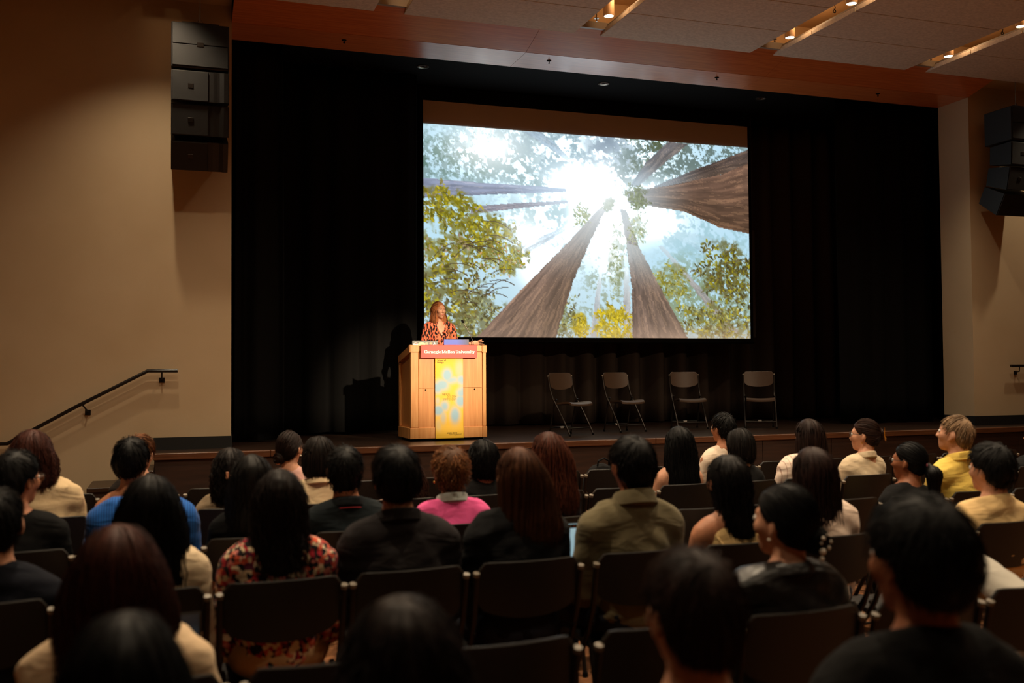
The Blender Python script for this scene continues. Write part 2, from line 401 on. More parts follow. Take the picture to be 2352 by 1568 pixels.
foliage(-200, 190, 760, 620, (128, 156, 158), .56, 22, 1, .12)
foliage(-250, 230, 420, 560, (92, 122, 112), .50, 30, 2, .1)
foliage(480, 100, 1050, 470, (140, 166, 176), .55, 20, 3, .15)
foliage(980, 60, 1300, 450, (112, 128, 146), .62, 22, 4, .12)
foliage(1180, 100, 2150, 620, (104, 122, 118), .56, 26, 5, .1)
foliage(1280, 120, 1600, 460, (74, 84, 56), .5, 30, 6, .08)
foliage(100, 600, 900, 1000, (178, 206, 212), .55, 18, 7, .15)
foliage(1500, 660, 2150, 1250, (164, 202, 214), .56, 16, 8, .15)
foliage(900, 1000, 1300, 1500, (150, 168, 150), .5, 24, 9, .12)
foliage(1350, 1000, 2150, 1530, (134, 156, 130), .56, 24, 10, .12)
def trunk(Lp, Rp, c0, c1, haze=(214, 232, 240), hz=.25, seed=1, grain=14, a=1.0):
    """two edge polylines running base to tip; colour c0 on the left edge, c1 on the right"""
    ts = np.linspace(0, 1, 520)
    def rs(P):
        P = np.array(P, float); d = np.r_[0, np.cumsum(np.hypot(*np.diff(P, axis=0).T))]; d /= d[-1]
        return np.interp(ts, d, P[:, 0]), np.interp(ts, d, P[:, 1])
    lx, ly = rs(Lp); rx, ry = rs(Rp); ss = np.linspace(0, 1, 420)
    r = np.random.default_rng(seed)
    jag = np.interp(ts, np.linspace(0, 1, 60), r.uniform(-5, 5, 60)); lx = lx + jag; rx = rx - jag[::-1]
    X = lx[:, None] * (1 - ss) + rx[:, None] * ss; Y = ly[:, None] * (1 - ss) + ry[:, None] * ss
    U, V = zc(X, Y)
    pi_ = np.rint(U * (GU - 1)).astype(int); pj = np.rint(V * (GV - 1)).astype(int)
    ok = (pi_ >= 0) & (pi_ < GU) & (pj >= 0) & (pj < GV)
    T, S = np.meshgrid(ts, ss, indexing='ij')
    g = vnoise(S, T, grain, 5, seed, 4); g2 = vnoise(S, T, grain * 2.2, 9, seed + 3, 3)
    col = np.asarray(c0) * (1 - S[..., None]) + np.asarray(c1) * S[..., None]
    col = col * (0.62 + .76 * g[..., None]) + (g2[..., None] > .6) * np.array([26, 20, 14])
    h = np.clip(hz + .62 * sstep(.45, 1.0, T), 0, .93)[..., None]
    col = col * (1 - h) + np.asarray(haze) * h
    global IMG
    IMG[pj[ok], pi_[ok]] = IMG[pj[ok], pi_[ok]] * (1 - a) + np.clip(col[ok] / 255.0, 0, 1) * a
trunk([(36, 522), (400, 552), (870, 582)], [(36, 642), (400, 618), (870, 600)], (118, 124, 150), (104, 108, 132), (196, 216, 236), .22, 11, 6)
trunk([(300, 700), (560, 678), (880, 660)], [(300, 742), (560, 708), (880, 672)], (122, 118, 132), (120, 112, 122), (205, 222, 236), .2, 12, 4)
trunk([(590, 960), (740, 880), (900, 800)], [(630, 995), (770, 905), (910, 812)], (150, 172, 196), (150, 172, 196), (220, 236, 246), .3, 13, 4, .8)
trunk([(620, 220), (740, 300), (880, 400)], [(720, 225), (800, 290), (900, 395)], (112, 136, 160), (112, 136, 160), (205, 226, 240), .3, 14, 4, .8)
trunk([(1020, 1520), (1050, 1300), (1085, 1080)], [(1062, 1520), (1075, 1300), (1098, 1080)], (150, 150, 156), (150, 156, 164), (214, 232, 240), .4, 15, 4)
trunk([(1232, 1520), (1232, 1300), (1240, 1080)], [(1285, 1520), (1270, 1300), (1262, 1080)], (140, 136, 136), (150, 146, 146), (214, 232, 240), .35, 16, 4)
trunk([(1930, 1500), (1660, 1170), (1470, 950)], [(2010, 1500), (1690, 1160), (1486, 945)], (120, 108, 100), (140, 130, 124), (196, 220, 232), .3, 17, 4)
trunk([(1850, 1050), (1700, 950), (1560, 880)], [(2000, 960), (1800, 890), (1600, 850)], (150, 184, 200), (150, 184, 200), (200, 228, 240), .4, 18, 4, .5)
trunk([(1540, 285), (1380, 425), (1290, 560)], [(1660, 300), (1480, 440), (1330, 570)], (84, 78, 80), (96, 88, 86), (190, 212, 226), .08, 19, 6)
trunk([(2100, 335), (1720, 462), (1440, 570)], [(2100, 470), (1900, 490), (1450, 582)], (74, 62, 58), (88, 72, 62), (184, 206, 222), .02, 20, 8)
trunk([(2100, 420), (1900, 496), (1560, 562), (1270, 600)], [(2100, 870), (1880, 828), (1640, 726), (1270, 668)], (104, 78, 64), (88, 64, 48), (188, 208, 220), .02, 21, 16)
trunk([(325, 1535), (640, 1180), (880, 930), (1075, 715)], [(800, 1535), (905, 1180), (1012, 930), (1132, 695)], (116, 92, 80), (92, 72, 58), (214, 226, 232), .04, 22, 16)
trunk([(1290, 1535), (1288, 1200), (1255, 930), (1220, 715)], [(1650, 1535), (1480, 1230), (1330, 950), (1252, 720)], (104, 84, 74), (112, 90, 76), (206, 224, 232), .04, 23, 14)
def leaves(n, x0, y0, x1, y1, cols, size, seed, op=1.0):
    r = np.random.default_rng(seed)
    uc, vc = zc((x0 + x1) / 2, (y0 + y1) / 2); ru, rv = (x1 - x0) / 2 / 2050, (y1 - y0) / 2 / 1270
    ee = np.sqrt(((iu - uc) / ru) ** 2 + ((iv - vc) / rv) ** 2) + 1.5 * (vnoise(iu, iv, 16, 10, seed, 4) - .5)
    mixi(np.mean(cols, 0) * .86, .78 * op * sstep(1.0, .7, ee) * sstep(.40, .56, vnoise(iu, iv, 60, 38, seed + 4, 4)))
    for _ in range(int(n * 1.7)):
        a = r.random() * 2 * PI; q = math.sqrt(r.random())
        q *= .78 + .42 * math.sin(3 * a + seed) * math.sin(5 * a + 2 * seed) + .25 * r.random() ** 3; cx = (x0 + x1) / 2 + (x1 - x0) / 2 * q * math.cos(a) * 1.1; cyy = (y0 + y1) / 2 + (y1 - y0) / 2 * q * math.sin(a) * 1.1
        u, v = zc(cx, cyy); ci, cj = u * (GU - 1), v * (GV - 1); L = size * r.uniform(.4, 1.15) * .74; W_ = L * r.uniform(.3, .55); th = r.random() * PI
        i0, i1, j0, j1 = int(ci - L - 1), int(ci + L + 2), int(cj - L - 1), int(cj + L + 2)
        i0, j0 = max(i0, 0), max(j0, 0); i1, j1 = min(i1, GU), min(j1, GV)
        if i0 >= i1 or j0 >= j1: continue
        I, J = np.meshgrid(np.arange(i0, i1) - ci, np.arange(j0, j1) - cj)
        e = ((I * math.cos(th) + J * math.sin(th)) / L) ** 2 + ((J * math.cos(th) - I * math.sin(th)) / W_) ** 2
        m = np.clip((1 - e) * 2.5, 0, 1)[..., None] * .92 * op
        c = np.array(cols[r.integers(len(cols))]) / 255 * r.uniform(.8, 1.15)
        IMG[j0:j1, i0:i1] = IMG[j0:j1, i0:i1] * (1 - m) + np.clip(c, 0, 1) * m
OL = [(150, 142, 30), (128, 120, 24), (176, 162, 40), (104, 98, 24), (122, 110, 52)]
DK = [(84, 78, 36), (70, 64, 34), (98, 90, 40), (112, 98, 56)]
YE = [(206, 182, 24), (186, 164, 22), (222, 200, 60), (160, 140, 24)]
HZ = [(142, 150, 90), (160, 168, 120), (126, 134, 84), (176, 172, 92)]
leaves(260, 1100, 640, 1180, 720, [(120, 130, 90), (140, 148, 110)], 3, 40, .6); leaves(120, 910, 690, 1030, 820, HZ, 3, 41, .7)
leaves(200, 1240, 560, 1400, 720, [(108, 116, 60), (92, 96, 60)], 3, 42, .7)
leaves(240, -40, 560, 330, 840, OL, 5, 43); leaves(260, 250, 740, 560, 1010, OL, 4.4, 44)
leaves(190, -60, 850, 430, 1130, OL + [(170, 150, 120)], 4, 45); leaves(260, 330, 930, 640, 1130, OL + HZ + [(190, 140, 90)], 3.2, 46)
leaves(420, -120, 1080, 400, 1600, DK + OL, 5, 47); leaves(240, 200, 1200, 520, 1600, DK + HZ, 3.5, 48)
leaves(150, 900, 1370, 1010, 1540, YE, 3.4, 49); leaves(330, 1060, 1300, 1290, 1580, YE, 4, 50)
leaves(220, 760, 1240, 930, 1560, HZ + DK, 3.5, 51, .8); leaves(160, 1130, 780, 1240, 1280, HZ, 3.2, 52, .6)
leaves(160, 1250, 760, 1400, 940, HZ, 3, 53, .55)
leaves(210, 1430, 1080, 1680, 1290, HZ + OL, 3.6, 54, .75); leaves(420, 1720, 940, 2150, 1320, DK + OL[:2], 4.4, 55)
leaves(420, 1600, 1290, 2150, 1580, HZ + OL + DK, 4, 56)
for q in range(26):
    rb = np.random.default_rng(200 + q); x_, y_ = rb.uniform(40, 420), rb.uniform(760, 1450); ang = rb.uniform(-1.3, -.1); L_ = rb.uniform(70, 190)
    for t_ in np.linspace(0, 1, 90):
        u_, v_ = zc(x_ + math.cos(ang + .5 * t_) * L_ * t_, y_ + math.sin(ang + .5 * t_) * L_ * t_); i_, j_ = int(u_ * (GU - 1)), int(v_ * (GV - 1))
        if 0 <= i_ < GU and 0 <= j_ < GV: IMG[j_, i_] = IMG[j_, i_] * .35 + np.array([74, 60, 44]) / 255 * .65
trunk([(325, 1535), (640, 1180), (880, 930), (1000, 800)], [(800, 1535), (905, 1180), (1012, 930), (1060, 800)], (120, 95, 82), (92, 72, 58), (198, 206, 208), .04, 22, 16)
trunk([(1290, 1535), (1288, 1200), (1255, 930)], [(1650, 1535), (1480, 1230), (1330, 950)], (104, 84, 74), (112, 90, 76), (196, 210, 214), .04, 23, 14)
mixi((255, 255, 255), .92 * np.exp(-(rad / .105) ** 2)); mixi((225, 244, 255), .4 * np.exp(-(rad / .33) ** 2))
u_, v_ = zc(400, 330); mixi((246, 254, 255), .85 * np.exp(-(((iu - u_) / .13) ** 2 + ((iv - v_) / .13) ** 2)))
u_, v_ = zc(620, 850); mixi((246, 254, 255), .6 * np.exp(-(((iu - u_) / .07) ** 2 + ((iv - v_) / .09) ** 2)))
for x_, y_, a_, b_, q_ in ((690, 1080, .06, .12, .75), (1150, 960, .05, .16, .7), (1440, 800, .08, .07, .5)):
    u_, v_ = zc(x_, y_); mixi((244, 252, 255), q_ * np.exp(-(((iu - u_) / a_) ** 2 + ((iv - v_) / b_) ** 2)) * (IMG.mean(2) > .62))
mixi((214, 178, 152), .5 * sstep(.9, 1.02, iv) * sstep(-.1, .9, iu)); mixi((196, 176, 150), .12 * sstep(.5, 1.0, iv))
ih = IZ1 - SZ0
V = np.stack([(-sw2 + 2 * sw2 * iu).ravel(), np.full(iu.size, -.001), (ih * (1 - iv)).ravel()], 1)
i, j = np.meshgrid(np.arange(GU - 1), np.arange(GV - 1)); k = (j * GU + i).ravel()
me = np_mesh('slide_image', V, np.stack([k, k + GU, k + GU + 1, k + 1], 1))
at = me.color_attributes.new('slide', 'FLOAT_COLOR', 'POINT')
at.data.foreach_set('color', np.concatenate([(lambda q: q * (1 + 2.2 * np.clip((q.mean(2, keepdims=True) - .72) / .28, 0, 1) ** 1.5))(s2l(np.clip(IMG, 0, 1))).reshape(-1, 3), np.ones((iu.size, 1))], 1).astype(np.float32).ravel())
def attr_mat(name, attr, emit=0, rough=.7):
    m = mat(name, (0.02, 0.02, 0.02) if emit else (1, 1, 1), rough); nt = m.node_tree; b = nt.nodes['Principled BSDF']
    a = nt.nodes.new('ShaderNodeVertexColor'); a.layer_name = attr
    if emit:
        nt.links.new(a.outputs[0], b.inputs['Emission Color']); b.inputs['Emission Strength'].default_value = emit
        b.inputs['Specular IOR Level'].default_value = .0
    else: nt.links.new(a.outputs[0], b.inputs['Base Color'])
    return m
link('slide_image', me, attr_mat('projected_slide', 'slide', 1.08), scr)

# ------------------------------------------------------------------ loudspeaker arrays
def array(name, x, label):
    e = empty(name, (x, 11.58, 0)); tag(e, label, 'loudspeaker')
    W_ = .305
    c = MB().box(-W_, W_, -.21, .31, 4.97, 5.47, .008).build('bass_cabinet', M_SPK, e)
    MB().box(-W_ + .012, W_ - .012, -.222, -.211, 4.99, 5.225, .004).build('grille', M_GRILLE, c)
    MB().box(-W_ + .012, W_ - .012, -.222, -.211, 5.232, 5.455, .004).build('grille', M_GRILLE, c)
    MB().box(-.035, .035, -.228, -.222, 5.205, 5.255, .003).build('badge', M_STEEL, c)
    z = 4.955; y = .02; t = 0.0
    for k in range(3):
        t += math.radians((3, 9, 17)[k]); h = .335
        cab = empty('array_cabinet'); cab.parent = e; cab.location = (0, y, z); cab.rotation_euler = (t, 0, 0)
        MB().prism([(-.22, 0), (.18, -.03), (.18, -h + .04), (-.22, -h)], 0, -W_, W_).build('cabinet_body', M_SPK, cab)
        MB().box(-W_ + .01, .085, -.234, -.221, -h + .006, -.006, .004).build('grille', M_GRILLE, cab)
        MB().prism([(.10, -.222), (.14, -.225), (.18, -.2215), (.205, -.2215), (.25, -.24), (.298, -.236), (.298, -.21), (.10, -.21)], 2, -h + .004, -.004).build('horn', M_PLAST, cab)
        MB().box(-.13, -.07, -.24, -.234, -h / 2 - .025, -h / 2 + .025, .002).build('badge', M_STEEL, cab)
        z -= h * math.cos(t) * .985; y += h * math.sin(t) + .02
    MB().box(-.2, .2, -.15, .2, 5.47, 5.5).build('rigging_frame', M_STEEL, e)
    MB().tube([(.0, .0, 5.5), (0, 0, 5.56), (0, 0, 6.3)], .007, 6).build('cable', M_CHROME, e)
    MB().tube([(-.06, 0, 5.5), (0, 0, 5.6), (.06, 0, 5.5)], .005, 6).build('shackle', M_CHROME, e)
    return e
array('speaker_array', .265, 'tall black loudspeaker array hanging by the wall with the long handrail')
array('speaker_array', 11.93, 'black loudspeaker array hanging by the wall with the short handrail')

# ------------------------------------------------------------------ handrails
def rail(label, pts, brk):
    e = empty('handrail', (pts[0][0], YW, 0)); tag(e, label, 'handrail')
    x0 = pts[0][0]
    MB().tube([(p[0] - x0, -.09, p[1]) for p in pts], .021, 10).build('rail', M_RAIL, e, True)
    for bx, bz, tilt in brk:
        b = MB().tube([(bx - x0, -.09, bz - .018), (bx - x0 + tilt, -.085, bz - .085), (bx - x0 + tilt, -.01, bz - .10)], .009, 8).build('bracket', M_RAIL, e)
        MB().box(bx - x0 + tilt - .03, bx - x0 + tilt + .03, -.012, 0, bz - .135, bz - .075, .003).build('wall_plate', M_RAIL, b)
rail('black wall handrail bending down beside the stage steps', [(.04, 1.655), (-.28, 1.655), (-1.02, 1.266), (-1.71, .875), (-2.0, .875)], [(-.13, 1.655, 0), (-.96, 1.3, .05)])
a = on_y(2311, 838, YW)
rail('short straight black handrail end on the far wall', [(float(a[0]), 1.655), (float(a[0]) + 1.2, 1.655)], [(float(a[0]) + .17, 1.655, 0)])
# ------------------------------------------------------------------ lettering drawn as pen strokes
def arc(cx, cy, rx, ry, a0, a1, n=14): return [(cx + rx * math.cos(math.radians(a0 + (a1 - a0) * i / n)), cy + ry * math.sin(math.radians(a0 + (a1 - a0) * i / n))) for i in range(n + 1)]
XH = .48
SERIF = {
 'C': (.64, [arc(.33, .35, .25, .345, 42, 318), [(.56, .68), (.56, .48)], [(.56, .02), (.56, .18)]]),
 'M': (.86, [[(.12, 0), (.12, .7)], [(.12, .7), (.42, .05)], [(.42, .05), (.72, .7)], [(.72, .7), (.72, 0)], [(.02, 0), (.24, 0)], [(.02, .7), (.16, .7)], [(.6, 0), (.84, 0)], [(.7, .7), (.84, .7)]]),
 'U': (.70, [[(.15, .7), (.15, .22)] + arc(.34, .22, .19, .2, 180, 360) + [(.53, .22), (.53, .7)], [(.03, .7), (.27, .7)], [(.43, .7), (.63, .7)]]),
 'a': (.46, [arc(.18, .14, .115, .125, 0, 360), [(.32, .34), (.32, .03), (.42, .01)], arc(.2, .34, .12, .125, 0, 160)]),
 'r': (.40, [[(.13, 0), (.13, XH)], arc(.27, .34, .12, .12, 150, 40), [(.02, 0), (.26, 0)], [(.02, XH), (.13, XH)]]),
 'n': (.54, [[(.12, 0), (.12, XH)], arc(.27, .3, .14, .165, 160, 0) + [(.41, .3), (.41, 0)], [(.02, 0), (.23, 0)], [(.31, 0), (.52, 0)], [(.02, XH), (.12, XH)]]),
 'e': (.46, [arc(.23, .235, .17, .23, 0, 320), [(.07, .25), (.4, .25)]]),
 'g': (.50, [arc(.22, .31, .14, .15, 0, 360), arc(.23, -.08, .18, .11, 0, 360), [(.15, .17), (.12, .06), (.3, .03)], [(.35, .42), (.46, .46)]]),
 'i': (.28, [[(.13, 0), (.13, XH)], [(.02, 0), (.25, 0)], [(.02, XH), (.13, XH)], [(.13, .6), (.13, .7)]]),
 'l': (.28, [[(.13, 0), (.13, .72)], [(.02, 0), (.25, 0)], [(.02, .72), (.13, .72)]]),
 'o': (.48, [arc(.24, .235, .17, .23, 0, 360)]),
 'v': (.48, [[(.08, XH), (.25, .02)], [(.25, .02), (.4, XH)], [(.0, XH), (.2, XH)], [(.32, XH), (.48, XH)]]),
 's': (.40, [arc(.2, .355, .13, .115, 40, 250) + arc(.2, .125, .14, .12, 70, -140), [(.33, .47), (.33, .36)], [(.06, .0), (.06, .12)]]),
 't': (.33, [[(.15, .62), (.15, .1)] + arc(.24, .1, .09, .09, 180, 320), [(.02, XH), (.3, XH)]]),
 'y': (.48, [[(.08, XH), (.26, .03)], [(.41, XH), (.22, -.12), (.1, -.2), (.05, -.13)], [(.0, XH), (.2, XH)], [(.33, XH), (.48, XH)]]),
 ' ': (.2, [])}
MONO = {'N': [[(.1, 0), (.1, .7), (.5, 0), (.5, .7)]], 'E': [[(.5, .7), (.12, .7), (.12, 0), (.5, 0)], [(.12, .36), (.44, .36)]], 'X': [[(.08, 0), (.52, .7)], [(.08, .7), (.52, 0)]],
 'U': [[(.1, .7), (.1, .2)] + arc(.3, .2, .2, .2, 180, 360) + [(.5, .2), (.5, .7)]], 'S': [arc(.3, .53, .18, .17, 30, 260) + arc(.3, .18, .2, .18, 80, -150)],
 'D': [[(.1, 0), (.1, .7), (.28, .7)] + arc(.28, .35, .22, .35, 90, -90) + [(.1, 0)]], 'I': [[(.3, 0), (.3, .7)], [(.14, .7), (.46, .7)], [(.14, 0), (.46, 0)]],
 'G': [arc(.32, .35, .22, .35, 45, 330) + [(.52, .33), (.34, .33)]], 'Y': [[(.08, .7), (.3, .36), (.52, .7)], [(.3, .36), (.3, 0)]], 'M': [[(.08, 0), (.08, .7), (.3, .3), (.52, .7), (.52, 0)]],
 'P': [[(.12, 0), (.12, .7), (.32, .7)] + arc(.32, .53, .18, .17, 90, -90) + [(.12, .36)]], 'O': [arc(.3, .35, .21, .35, 0, 360)], 'A': [[(.06, 0), (.3, .7), (.54, 0)], [(.14, .24), (.46, .24)]],
 'Z': [[(.1, .7), (.5, .7), (.1, 0), (.5, 0)]], ' ': []}
LOW = {'m': (.66, [[(.08, XH), (.08, 0)], arc(.2, .32, .12, .16, 170, 0) + [(.32, 0)], arc(.44, .32, .12, .16, 170, 0) + [(.56, 0)]]), 'k': (.44, [[(.08, .72), (.08, 0)], [(.36, XH), (.1, .2), (.38, 0)]]),
 'p': (.48, [[(.08, XH), (.08, -.2)], arc(.24, .235, .16, .22, 0, 360)]), 'h': (.48, [[(.08, .72), (.08, 0)], arc(.23, .3, .15, .17, 170, 0) + [(.38, 0)]]), 'f': (.3, [[(.12, 0), (.12, .56)] + arc(.22, .56, .1, .14, 180, 70), [(.0, XH), (.26, XH)]]),
 'c': (.42, [arc(.23, .235, .16, .22, 45, 315)]), 'S': (.54, [arc(.27, .53, .18, .17, 30, 260) + arc(.27, .18, .2, .18, 80, -150)]), 'D': (.6, MONO['D']), '.': (.2, [[(.08, 0), (.08, .09)]])}
def strokes(text, font, wth, wtn, mono=None):
    x = 0; quads = []
    for ch in text:
        adv, st = (mono, font[ch]) if mono else (font.get(ch) or SERIF[ch])
        for P in st:
            for (a, b), (c, d) in zip(P[:-1], P[1:]):
                L = math.hypot(c - a, d - b)
                if L < 1e-6: continue
                tx, ty = (c - a) / L, (d - b) / L; w_ = (wtn + (wth - wtn) * abs(ty) ** 1.3) / 2; ex = min(wtn / 2, .02)
                quads.append([(x + a - tx * ex - ty * w_, b - ty * ex + tx * w_), (x + c + tx * ex - ty * w_, d + ty * ex + tx * w_), (x + c + tx * ex + ty * w_, d + ty * ex - tx * w_), (x + a - tx * ex + ty * w_, b - ty * ex - tx * w_)])
        x += adv
    return quads, x
def text(name, s, x0, z, width, y, m, parent, font=SERIF, wth=.15, wtn=.045, mono=None, hs=1.0, height=None):
    q, tot = strokes(s, font, wth, wtn, mono); k = width / tot; kz = k * hs if height is None else height / .7
    b = MB()
    for n, r in enumerate(q): b.add([(x0 + p[0] * k, y - .00001 * (n % 7), z + p[1] * kz) for p in r], [(0, 1, 2, 3)])
    return b.build(name, m, parent)

# ------------------------------------------------------------------ lectern
PW, PD, PH = 1.005, .62, 1.21
lec = tag(empty('lectern', (2.815, 12.27, ST), math.radians(1.2)), 'maple lectern with a red sign and a yellow banner on its front', 'lectern')
zt = lambda y: PH - .125 * y / PD          # sloping top
MB().box(.03, PW - .03, .05, PD - .03, -.0, .03).build('castor_base', M_BLACK, lec)
MB().prism([(.025, .16), (PD - .02, .16), (PD - .02, zt(PD) - .21), (.025, zt(0) - .21)], 0, .028, PW - .028).build('carcass', M_MAPLE, lec)
MB().box(.11, PW - .055, .014, .025, .165, .665, .002).build('lower_door', M_MAPLE, lec)
MB().box(.11, PW - .055, .014, .025, .669, PH - .09, .002).build('upper_panel', M_MAPLE, lec)
for x in (.2, PW - .155): MB().lathe([(0, .006), (.009, .006), (.011, 0)], n=12).build('lock', M_BLACK, lec, rot=(PI / 2, 0, 0), loc=(x, .013, .645))
for x0, x1 in ((0, .105), (PW - .052, PW)):
    MB().box(x0 + .006, x1 - .001, .004, .08, .17, PH - .07, .004).build('corner_post', M_MAPLE2, lec)
    MB().box(x0 - .004, x1 + .003, -.006, .09, PH - .088, PH + .002, .005).build('corner_block', M_MAPLE2, lec)
MB().box(.105, PW - .052, .006, .06, PH - .078, PH - .002, .004).build('top_rail', M_MAPLE2, lec)
for x0, x1 in ((-.008, .03), (PW - .03, PW + .008)):
    MB().prism([(.0, PH - .09), (PD, zt(PD) - .09), (PD, zt(PD)), (.0, PH)], 0, x0, x1).build('side_rail', M_MAPLE2, lec)
    MB().box(x0 + .003, x1 - .003, PD - .05, PD - .002, .17, zt(PD) - .09, .004).build('rear_post', M_MAPLE2, lec)
MB().prism([(.06, zt(.06) - .168), (PD - .01, zt(PD) - .168), (PD - .01, zt(PD) - .15), (.06, zt(.06) - .15)], 0, .03, PW - .03).build('desk_top', M_MAPLE, lec)
for x0, x1 in ((.028, .04), (PW - .04, PW - .028)):
    MB().prism([(.03, zt(.03) - .21), (PD - .02, zt(PD) - .21), (PD - .02, zt(PD) - .06), (.03, zt(.03) - .06)], 0, x0, x1).build('side_cheek', M_MAPLE, lec)
MB().box(.04, PW - .04, .026, .06, PH - .24, PH - .06).build('front_cheek', M_MAPLE, lec)
DT = lambda y: ST + zt(y) - .149      # desk surface height
for n, (a, b, c, d) in enumerate([(-.006, .105, -.008, .1), (.108, PW - .055, -.002, .06), (PW - .052, PW + .006, -.008, .1), (-.008, .03, .1, PD + .004), (PW - .03, PW + .008, .1, PD + .004)]):
    MB().box(a, b, c, d, .03, .168, .004).build('plinth', M_MAPLE2, lec)
sgn = MB().box(.128, .872, -.032, -.008, PH - .165, PH + .003, .003).build('sign', M_SIGN, lec)
text('sign_lettering', 'Carnegie Mellon University', .172, PH - .1, .666, -.0335, M_WHITE, sgn, hs=.84, wth=.16, wtn=.05)
# banner: soft blue pools on yellow
nb_u, nb_v = 46, 130
bu, bv = np.meshgrid(np.linspace(0, 1, nb_u), np.linspace(0, 1, nb_v))
F = np.zeros_like(bu)
for x, y, rx, ry, a in [(830, 560, 62, 85, 1), (760, 700, 95, 75, .9), (690, 740, 70, 75, .9), (900, 640, 110, 55, .8), (1030, 640, 60, 75, .9), (1030, 800, 60, 90, .9), (1020, 930, 60, 80, 1), (1010, 480, 60, 130, .4), (940, 1130, 62, 105, .9), (700, 1060, 75, 65, 1), (790, 1000, 55, 70, .8), (770, 1150, 40, 90, .5), (690, 930, 30, 50, .5), (700, 1260, 40, 80, .25)]:
    F = np.maximum(F, a * np.exp(-((((bu * 403 + 657) - x) / (rx * 1.18)) ** 2 + (((bv * 1140 + 320) - y) / (ry * 1.15)) ** 2) ** 1.4))
F = np.clip(F * 1.25, 0, 1) * (1 - .8 * np.exp(-((((bu * 403 + 657) - 950) / 80) ** 2 + (((bv * 1140 + 320) - 720) / 60) ** 2)))
bc = s2l(np.array([228, 182, 44]) / 255) * (1 - F[..., None]) + s2l(np.array([142, 176, 196]) / 255) * F[..., None]
bx0, bx1, bz1, bz0 = .318, .688, PH - .165, .028
hang = np.where(bv > .86, 0.0, 0.0)
V = np.stack([(bx0 + (bx1 - bx0) * bu).ravel(), (-.012 - .010 * sstep(.82, .95, bv)).ravel(), (bz1 + (bz0 - bz1) * bv).ravel()], 1)
i, j = np.meshgrid(np.arange(nb_u - 1), np.arange(nb_v - 1)); k = (j * nb_u + i).ravel()
me = np_mesh('banner', V, np.stack([k, k + nb_u, k + nb_u + 1, k + 1], 1))
at = me.color_attributes.new('print', 'FLOAT_COLOR', 'POINT')
at.data.foreach_set('color', np.concatenate([bc.reshape(-1, 3), np.ones((bu.size, 1))], 1).astype(np.float32).ravel())
ban = link('banner', me, attr_mat('banner_print', 'print', 0, .6), lec, smooth=True)
md = ban.modifiers.new('thickness', 'SOLIDIFY'); md.thickness = .0015; md.offset = 0
kx = (bx1 - bx0) / 403; bzz = lambda y: bz1 - (y - 320) * (bz1 - bz0) / 1140
text('banner_lettering', 'School of', bx0 + 30 * kx, bzz(362), 126 * kx, -.0138, M_INK, ban, LOW, .12, .1, height=.018)
text('banner_lettering', 'Design.', bx0 + 30 * kx, bzz(390), 102 * kx, -.0138, M_INK, ban, LOW, .12, .1, height=.018)
text('banner_lettering', 'NEXUS', bx0 + 103 * kx, bzz(848), 110 * kx, -.0138, M_INK, ban, MONO, .075, .075, .6, height=.024)
text('banner_lettering', 'DESIGN', bx0 + 169 * kx, bzz(882), 132 * kx, -.0138, M_INK, ban, MONO, .075, .075, .6, height=.024)
text('banner_lettering', 'SYMPOSIUM', bx0 + 103 * kx, bzz(918), 198 * kx, -.0138, M_INK, ban, MONO, .075, .075, .6, height=.024)
text('banner_lettering', 'AMAZON DESIGN', bx0 + 163 * kx, bzz(1392), 146 * kx, -.0238, M_INK, ban, MONO, .13, .12, .6, height=.014)
text('banner_lettering', 'marketing sponsor', bx0 + 190 * kx, bzz(1413), 184 * kx, -.0238, M_INK, ban, {**SERIF, **LOW}, .05, .04, height=.02)

# microphone on the lectern
mic = tag(empty('gooseneck_microphone', (3.70, 12.41, DT(.14) + .003)), 'black gooseneck microphone standing on the lectern top', 'microphone')
MB().lathe([(0, 0), (.03, 0), (.03, .012), (.012, .02), (0, .02)], n=16).build('base', M_BLACK, mic, True)
MB().tube([(0, 0, .01), (-.005, .0, .12), (-.02, .0, .22), (-.05, .0, .3), (-.1, .01, .4), (-.14, .02, .47)], .0045, 7).build('gooseneck', M_STEEL, mic, True)
MB().tube([(-.14, .02, .47), (-.149, .022, .484), (-.159, .024, .5), (-.167, .026, .51)], [.008, .014, .014, .007], 10).build('capsule', M_BLACK, mic, True)

